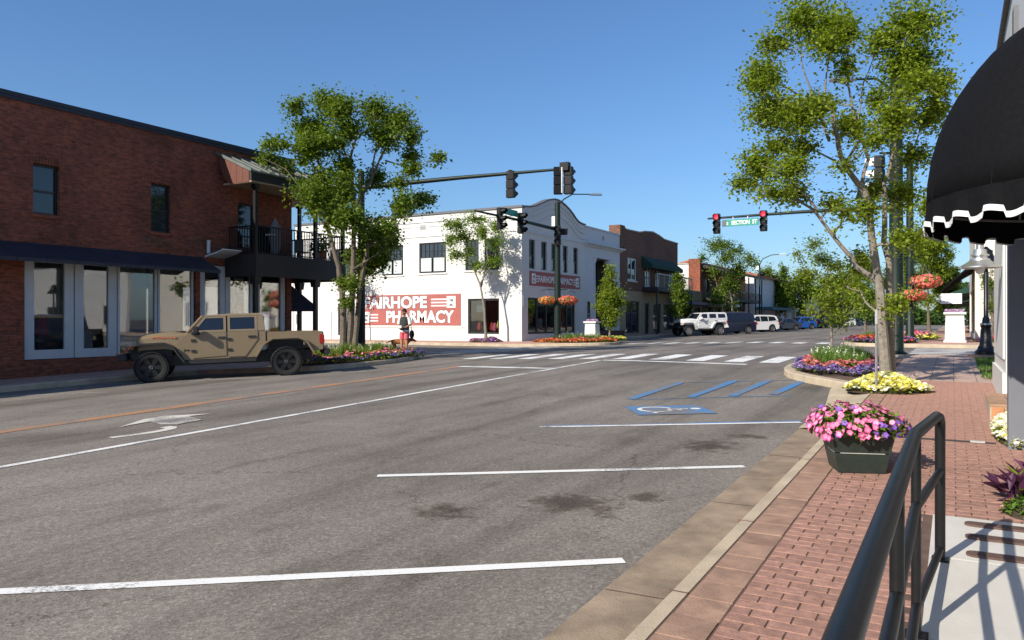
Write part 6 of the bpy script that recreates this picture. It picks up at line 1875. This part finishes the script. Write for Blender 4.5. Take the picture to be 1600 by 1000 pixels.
        MB().bb(-.95 if pickup else -.62, .92, s * .76, s * .86, .46, .57).build('rock_rail', 'plastic_black', T, bevel=.015)
        MB().bb(2.17, 2.29, s * .70, s * .92, .93, 1.03).build('marker_lamp', 'amber', T, bevel=.015)
        MB().lathe([(.01, 0), (.10, .01), (.11, .0), (.11, -.05)], 18, (2.145, s * .43, 1.03), 'X').build('headlight', 'lamp_clear', T, smooth=True)
        MB().bb(xe - .04, xe + .10, s * .715, s * .83, .90, 1.18).build('tail_lamp', 'lamp_red', T, bevel=.02)
        MB().tube([(2.55, s * .35, .80), (2.66, s * .35, .82), (2.66, s * .35, .74), (2.55, s * .35, .74)], .018, 6).build('tow_hook', 'amber' if pickup else 'plastic_black', T)
    rear = (-1.14 if pickup else xe + .07)
    rfm = MB()
    rfm.prism([(.45, 1.795), (.40, 1.835), (-.25, 1.872), (rear + .06, 1.862), (rear - .02, 1.795)], lambda a, b: (a, .702 - max(0, b - 1.80) * .9, b), lambda a, b: (a, -.702 + max(0, b - 1.80) * .9, b))
    rfm.build('roof', col, T, bevel=.018)
    MB().bb(rear - .02, .42, -.66, .66, 1.36, 1.79).build('cabin_inside', 'inside_dark', T)
    ws_ = MB().add([(.83, .66, 1.40), (.83, -.66, 1.40), (.47, -.58, 1.78), (.47, .58, 1.78)], [(0, 1, 2, 3)]).build('windshield', 'car_glass', T)
    fr_ = MB()
    for s in (1, -1): fr_.tube([(.84, s * .735, 1.35), (.44, s * .655, 1.81)], .042, 6)
    fr_.tube([(.45, -.66, 1.80), (.45, .66, 1.80)], .03, 6); fr_.build('windshield_frame', col, T)
    MB().bb(rear - .04, rear - .025, -.58, .58, 1.42, 1.76).build('rear_window', 'car_glass', T)
    gr = MB().bb(2.09, 2.14, -.60, .60, .86, 1.22).build('grille', col, T, bevel=.015)
    for k in range(7): MB().bb(2.136, 2.142, -.27 + k * .09 - .025, -.27 + k * .09 + .025, .90, 1.12).build('slot', 'plastic_black', gr)
    MB().bb(2.35, 2.60, -.78, .78, .62, .80).bb(2.05, 2.36, -.4, .4, .6, .76).build('front_bumper', 'plastic_black', T, bevel=.03)
    MB().bb(xe - .19, xe - .03, -.82, .82, .56, .74).build('rear_bumper', 'plastic_black', T, bevel=.025)
    for ax in (F, xr):
        for s in (1, -1): wheel(T, ax, s * .82, .42, .27, rimm, 6, chunky=detail)
    if detail:
        for txt, X, Y_, Z, sz, m_, wd in (('MOJAVE', 1.43, .715, 1.205, .075, 'decal_orange', .62), ('Jeep', .84, .789, .86, .09, 'frame_black', .2)):
            o = link('lettering', text_mesh(txt, m_, sz, .003, .002, wd), T, (X, Y_, Z)); face_wall(o, (-.085 if txt == 'MOJAVE' else 0, 1, .0))
            if txt == 'MOJAVE': o.rotation_euler = (R_(90), R_(2), R_(180 - 5.5)); o.location = (1.42, .742, 1.235)
        MB().bb(.76, .93, .787, .789, .795, .803).build('badge_bar', 'decal_orange', T)
    place(T, x, y, head, wb)
    for c in T.children: c.location.x += 0
    if sh:
        for c in T.children: c.location.x -= sh
    return T
HEAD = math.atan2(-.75, -.66)
offroader('tan four-door pickup truck with black flares parked before the brick shop', 'truck', -18.2, 14.97, HEAD, 'truck_tan', True).scale = (1, 1, .965)
offroader('white boxy off-road car with silver wheels, first of the far parked row', 'car', -17.9, 61.4, HEAD, 'car_white', False, 'rim_silver', 'car_white', False)

def car(label, x, y, head, col, L=4.9, H=1.76, kind='suv', rimm='rim_silver', W=.94):
    T = thing('parked_car', label, 'car', group='cars angle-parked on the far block')
    hz = 1.06 if kind == 'suv' else .92
    r = .37 if kind == 'suv' else .33
    h = L / 2
    xf, xr = h - .90, -h + .98
    def arch(cx): return [(cx + (r + .09) * math.cos(R_(a)), r + (r + .09) * math.sin(R_(a))) for a in range(-10, 191, 20)]
    body = [(h - .05, .34), (h, .55), (h - .03, .78), (h - .22, hz - .16), (h - .55, hz - .06), (h - 1.35, hz)]
    tailz = hz + (.10 if kind == 'suv' else .02)
    body += [(-h + .35, tailz), (-h + .06, tailz - .12), (-h, .75), (-h + .04, .38), (xr - r - .12, .30)]
    body += arch(xr)[::-1] + [(xr + r + .1, .27), (xf - r - .1, .27)] + arch(xf)[::-1] + [(xf + r + .12, .30)]
    MB().prism(body, lambda a, b: (a, W - max(0, b - .75) * .12 - max(0, abs(a) - h + .5) * .35, b), lambda a, b: (a, -W + max(0, b - .75) * .12 + max(0, abs(a) - h + .5) * .35, b)).build('body', col, T, smooth=True, bevel=.03)
    MB().bb(-h + .3, h - .4, -W + .12, W - .12, .22, .75).build('underbody', 'plastic_black', T)
    def tum(z): return .04 + max(0, z - hz) * .30
    if kind == 'suv':
        gh = [(h - 1.30, hz - .02), (h - 2.02, H - .07), (h - 2.3, H), (-h + .75, H - .03), (-h + .35, H - .12), (-h + .16, tailz)]
        wins = [[(h - 1.62, hz + .06), (h - 2.08, H - .13), (-.05, H - .12), (-.05, hz + .07)], [(-.13, hz + .07), (-.13, H - .12), (-1.0, H - .13), (-1.0, hz + .08)], [(-1.08, hz + .08), (-1.08, H - .13), (-h + .62, H - .18), (-h + .42, hz + .16)]]
    else:
        gh = [(h - 1.42, hz - .02), (h - 2.25, H - .06), (h - 2.6, H), (-h + 1.5, H - .03), (-h + .55, tailz)]
        wins = [[(h - 1.85, hz + .05), (h - 2.32, H - .12), (-.05, H - .10), (-.05, hz + .05)], [(-.13, hz + .05), (-.13, H - .10), (-h + 1.5, H - .14), (-h + .98, hz + .07)]]
    MB().prism(gh, lambda a, b: (a, W - tum(b), b), lambda a, b: (a, -W + tum(b), b)).build('cabin', col, T, smooth=True, bevel=.03)
    for s in (1, -1):
        for wdw in wins: prism_side(MB(), wdw, W + .006, W - .03, s, tum).build('side_window', 'car_glass', T)
        MB().bb(h - .34, h - .12, s * (W - .42), s * (W - .13), hz - .36, hz - .2).build('headlight', 'lamp_clear', T, bevel=.03)
        MB().bb(-h + .0, -h + .14, s * (W - .30), s * (W - .10), .82, tailz - .08).build('tail_lamp', 'lamp_red', T, bevel=.02)
        MB().box((h - 1.75, s * (W + .06), hz + .08), (.14, .2, .13)).build('mirror', col, T, bevel=.02)
        for ax in (xf, xr): wheel(T, ax, s * (W - .10), r, .23, rimm, 6)
        if kind == 'suv': MB().tube([(h - 2.4, s * .58, H + .04), (-h + .8, s * .58, H + .03)], .02, 6).build('roof_rail', 'galv', T)
    g0, g1 = gh[0], gh[1]
    MB().add([(g0[0] - .03, W - .12, g0[1] + .06), (g0[0] - .03, -W + .12, g0[1] + .06), (g1[0] + .02, -W + .26, g1[1] - .02), (g1[0] + .02, W - .26, g1[1] - .02)], [(0, 1, 2, 3)]).build('windshield', 'car_glass', T, loc=(.035, 0, .02))
    g0, g1 = gh[-1], gh[-2]
    MB().add([(g0[0], W - .16, g0[1] + .04), (g0[0], -W + .16, g0[1] + .04), (g1[0], -W + .28, g1[1] - .02), (g1[0], W - .28, g1[1] - .02)], [(0, 1, 2, 3)]).build('rear_window', 'car_glass', T, loc=(-.035, 0, .02))
    MB().bb(h - .06, h + .015, -.5, .5, .5, .75).build('grille', 'plastic_black', T)
    MB().bb(-h - .012, -h + .02, -.26, .26, .62, .76).build('number_plate', 'sign_white', T)
    place(T, x, y, head)
    return T
car('dark navy large sport utility car behind the white off-road car', -17.7, 69.5, HEAD, 'car_navy', 5.3, 1.92)
car('white sport utility car parked right of the navy one', -17.6, 80.3, HEAD, 'car_white', 4.9, 1.76)
car('slate grey sedan right of the white sport utility car', -17.6, 94.0, HEAD, 'car_grey', 4.8, 1.48, 'sedan')
car('bright blue hatchback between the grey and dark cars', -17.6, 106.5, HEAD, 'car_blue', 4.5, 1.66)
car('dark sedan right of the blue hatchback', -17.6, 121, HEAD, 'car_dark', 4.8, 1.46, 'sedan')
car('black sport utility car before the small white car', -17.6, 135, HEAD, 'car_dark', 4.8, 1.7)
car('small white car far down the row', -17.6, 152, HEAD, 'car_white', 4.7, 1.62)
car('dark car at the very end of the parked row', -17.6, 176, HEAD, 'car_navy', 4.8, 1.5, 'sedan')

# ------------------------------------------------------------------ person with a dog on the corner
def skinned(name, joints, bones, m, parent, sub=2, root=0):
    me = bpy.data.meshes.new(name)
    me.from_pydata([j[0] for j in joints], bones, [])
    o = bpy.data.objects.new(name, me); C.objects.link(o)
    o.modifiers.new('s', 'SKIN'); sm = o.modifiers.new('d', 'SUBSURF'); sm.levels = sub
    for i, v in enumerate(me.skin_vertices[0].data):
        r_ = joints[i][1]
        v.radius = r_ if isinstance(r_, tuple) else (r_, r_)
        v.use_root = (i == root)
    dg = bpy.context.evaluated_depsgraph_get()
    nm = bpy.data.meshes.new_from_object(o.evaluated_get(dg))
    bpy.data.objects.remove(o)
    nm.materials.clear(); nm.materials.append(MAT[m]); nm.shade_smooth()
    return _link0(name, nm, parent)
wx, wy = -18.35, 23.6
PR = thing('person', 'person in pink shorts and dark top holding things at the waist, on the corner', 'person', (wx, wy, G(wx, wy) + .15), R_(-78))
# local: faces +x (towards the camera side), y left
J = [((0, 0, .92), (.13, .15)), ((0, 0, 1.12), (.11, .14)), ((.0, 0, 1.32), (.12, .17)), ((-.01, 0, 1.42), .06), ((.01, 0, 1.49), .05), ((.03, 0, 1.56), .085), ((.035, 0, 1.64), .085),
     ((0, .09, .86), .10), ((.02, .10, .48), .062), ((0, .10, .10), .042), ((.13, .11, .03), .038),
     ((0, -.09, .86), .10), ((.05, -.10, .48), .062), ((.02, -.10, .10), .042), ((.15, -.11, .03), .038),
     ((-.01, .19, 1.38), .055), ((.0, .24, 1.12), .045), ((.20, .13, 1.02), .034), ((.27, .08, 1.03), .03),
     ((-.01, -.19, 1.38), .055), ((.0, -.25, 1.12), .045), ((.20, -.14, 1.00), .034), ((.27, -.08, 1.02), .03)]
E_ = [(0, 1), (1, 2), (2, 3), (3, 4), (4, 5), (5, 6), (0, 7), (7, 8), (8, 9), (9, 10), (0, 11), (11, 12), (12, 13), (13, 14), (2, 15), (15, 16), (16, 17), (17, 18), (2, 19), (19, 20), (20, 21), (21, 22)]
# fingers: short chains from each hand, curled round what is held
for hnd in (18, 22):
    hx_, hy_, hz_ = J[hnd][0]; sg_ = 1 if hy_ > 0 else -1
    for k in range(4):
        b_ = len(J); dz_ = .028 - .019 * k
        J += [((hx_ + .045, hy_ - sg_ * .01, hz_ + dz_), .010), ((hx_ + .07, hy_ - sg_ * .035, hz_ + dz_ * 1.1), .009), ((hx_ + .06, hy_ - sg_ * .06, hz_ + dz_ * 1.1), .008)]
        E_ += [(hnd, b_), (b_, b_ + 1), (b_ + 1, b_ + 2)]
    b_ = len(J)
    J += [((hx_ + .01, hy_ - sg_ * .03, hz_ + .045), .011), ((hx_ + .035, hy_ - sg_ * .05, hz_ + .06), .009)]
    E_ += [(hnd, b_), (b_, b_ + 1)]
body_ = skinned('body', J, E_, 'skin', PR, 2)
hd = MB().ball((.005, 0, 1.645), (.105, .098, .112), 14, 9)
hd.v = [v for v in hd.v]; 
hr = MB()
for i in range(len(hd.f)):
    f = hd.f[i]; c = [sum(hd.v[k][a] for k in f) / 4 for a in range(3)]
    if c[2] > 1.655 or c[0] < .0: hr.add([hd.v[k] for k in f], [(0, 1, 2, 3)])
hr.ball((-.10, 0, 1.60), (.045, .05, .06), 8, 6)
hr.build('hair', 'hair', PR, smooth=True)
fc = MB(); 
for s in (1, -1): fc.ball((.103, s * .033, 1.605), (.008, .013, .008), 8, 5)
fc.build('eyes', 'hair', PR)
MB().ball((.118, 0, 1.58), (.016, .012, .02), 8, 5).build('nose', 'skin', PR, smooth=True)
MB().ball((.105, 0, 1.545), (.01, .026, .007), 8, 5).build('mouth', 'lamp_red', PR)
for s in (1, -1): MB().ball((.03, s * .092, 1.595), (.02, .01, .03), 8, 5).build('ear', 'skin', PR, smooth=True)
def shell(m, secs, n=16):
    vs = []
    for (cx_, cy_, z), (a, b) in secs:
        for k in range(n): t = 6.283 * k / n; vs.append((cx_ + a * math.cos(t), cy_ + b * math.sin(t), z))
    m.add(vs, [(i * n + k, i * n + (k + 1) % n, (i + 1) * n + (k + 1) % n, (i + 1) * n + k) for i in range(len(secs) - 1) for k in range(n)]); return m
tp = shell(MB(), [((0, 0, .90), (.165, .195)), ((0, 0, 1.0), (.155, .185)), ((0, 0, 1.15), (.145, .175)), ((0, 0, 1.30), (.15, .195)), ((-.005, 0, 1.38), (.12, .20)), ((0, 0, 1.44), (.075, .09))])
tp.build('top', 'dark_cloth', PR, smooth=True)
slv = MB()
for s in (1, -1): slv.tube([(-.01, s * .16, 1.40), (-.005, s * .215, 1.27), (0, s * .24, 1.15)], [.085, .078, .07], 10)
slv.build('sleeves', 'white_cloth', PR, smooth=True)
shell(MB(), [((0, 0, .86), (.168, .20)), ((0, 0, .93), (.166, .197))]).build('shirt_hem', 'white_cloth', PR, smooth=True)
so_ = MB()
shell(so_, [((0, 0, .80), (.155, .185)), ((0, 0, .90), (.15, .18))])
for s in (1, -1): shell(so_, [((.02, s * .095, .58), (.105, .098)), ((.01, s * .092, .72), (.115, .10)), ((0, s * .085, .84), (.12, .10))])
so_.build('shorts', 'pink_cloth', PR, smooth=True)
for s, px_ in ((1, .06), (-1, .08)): MB().ball((px_, s * .105, .035), (.14, .05, .045), 10, 6).build('shoe', 'dark_cloth', PR, smooth=True)
bg_ = thing('shoulder_bag', 'black shoulder bag hanging at the hip of the person on the corner', 'bag', (wx + .26, wy + .12, G(wx, wy) + .15 + .62), R_(-78))
MB().ball((0, 0, .14), (.12, .09, .17), 12, 8).build('pouch', 'black_cloth', bg_, smooth=True)
MB().tube([(0, 0, .28), (-.02, -.06, .55), (-.04, -.12, .76)], .012, 6).build('strap', 'black_cloth', bg_)
cp_ = thing('held_box', 'small white box held at the waist by the person on the corner', 'box', (wx + .06, wy - .33, G(wx, wy) + .15 + 1.0), R_(-78))
MB().bb(-.06, .06, -.07, .07, 0, .10).build('box', 'sign_white', cp_, bevel=.008)
# dog: stands behind the flowers, head lowered
DG = thing('dog', 'reddish brown dog standing beside the person in pink shorts', 'dog', (wx - .38, wy + .30, G(wx, wy) + .20), R_(22))
Jd = [((-.30, 0, .42), (.10, .12)), ((-.05, 0, .41), (.10, .115)), ((.20, 0, .43), (.115, .14)), ((.34, 0, .50), .075), ((.44, 0, .50), .07), ((.55, 0, .45), .04), ((.60, 0, .44), .03),
      ((-.32, .09, .34), .065), ((-.26, .10, .22), .04), ((-.37, .10, .13), .026), ((-.34, .10, .02), .028),
      ((-.32, -.09, .34), .065), ((-.26, -.10, .22), .04), ((-.37, -.10, .13), .026), ((-.34, -.10, .02), .028),
      ((.20, .09, .32), .05), ((.17, .09, .20), .032), ((.19, .09, .10), .026), ((.21, .09, .02), .028),
      ((.20, -.09, .32), .05), ((.17, -.09, .20), .032), ((.19, -.09, .10), .026), ((.21, -.09, .02), .028),
      ((-.42, 0, .46), .03), ((-.55, 0, .38), .022), ((-.64, 0, .40), .012)]
Ed = [(0, 1), (1, 2), (2, 3), (3, 4), (4, 5), (5, 6), (0, 7), (7, 8), (8, 9), (9, 10), (0, 11), (11, 12), (12, 13), (13, 14), (2, 15), (15, 16), (16, 17), (17, 18), (2, 19), (19, 20), (20, 21), (21, 22), (0, 23), (23, 24), (24, 25)]
skinned('body', Jd, Ed, 'dog_fur', DG, 2, 1)
for s in (1, -1): MB().ball((.41, s * .075, .50), (.035, .018, .06), 8, 6).build('ear', 'dog_fur', DG, smooth=True)
MB().ball((.625, 0, .455), .018, 8, 6).build('nose', 'hair', DG, smooth=True)
# sign paddle with round dark top beside the tree trunk, lit from behind
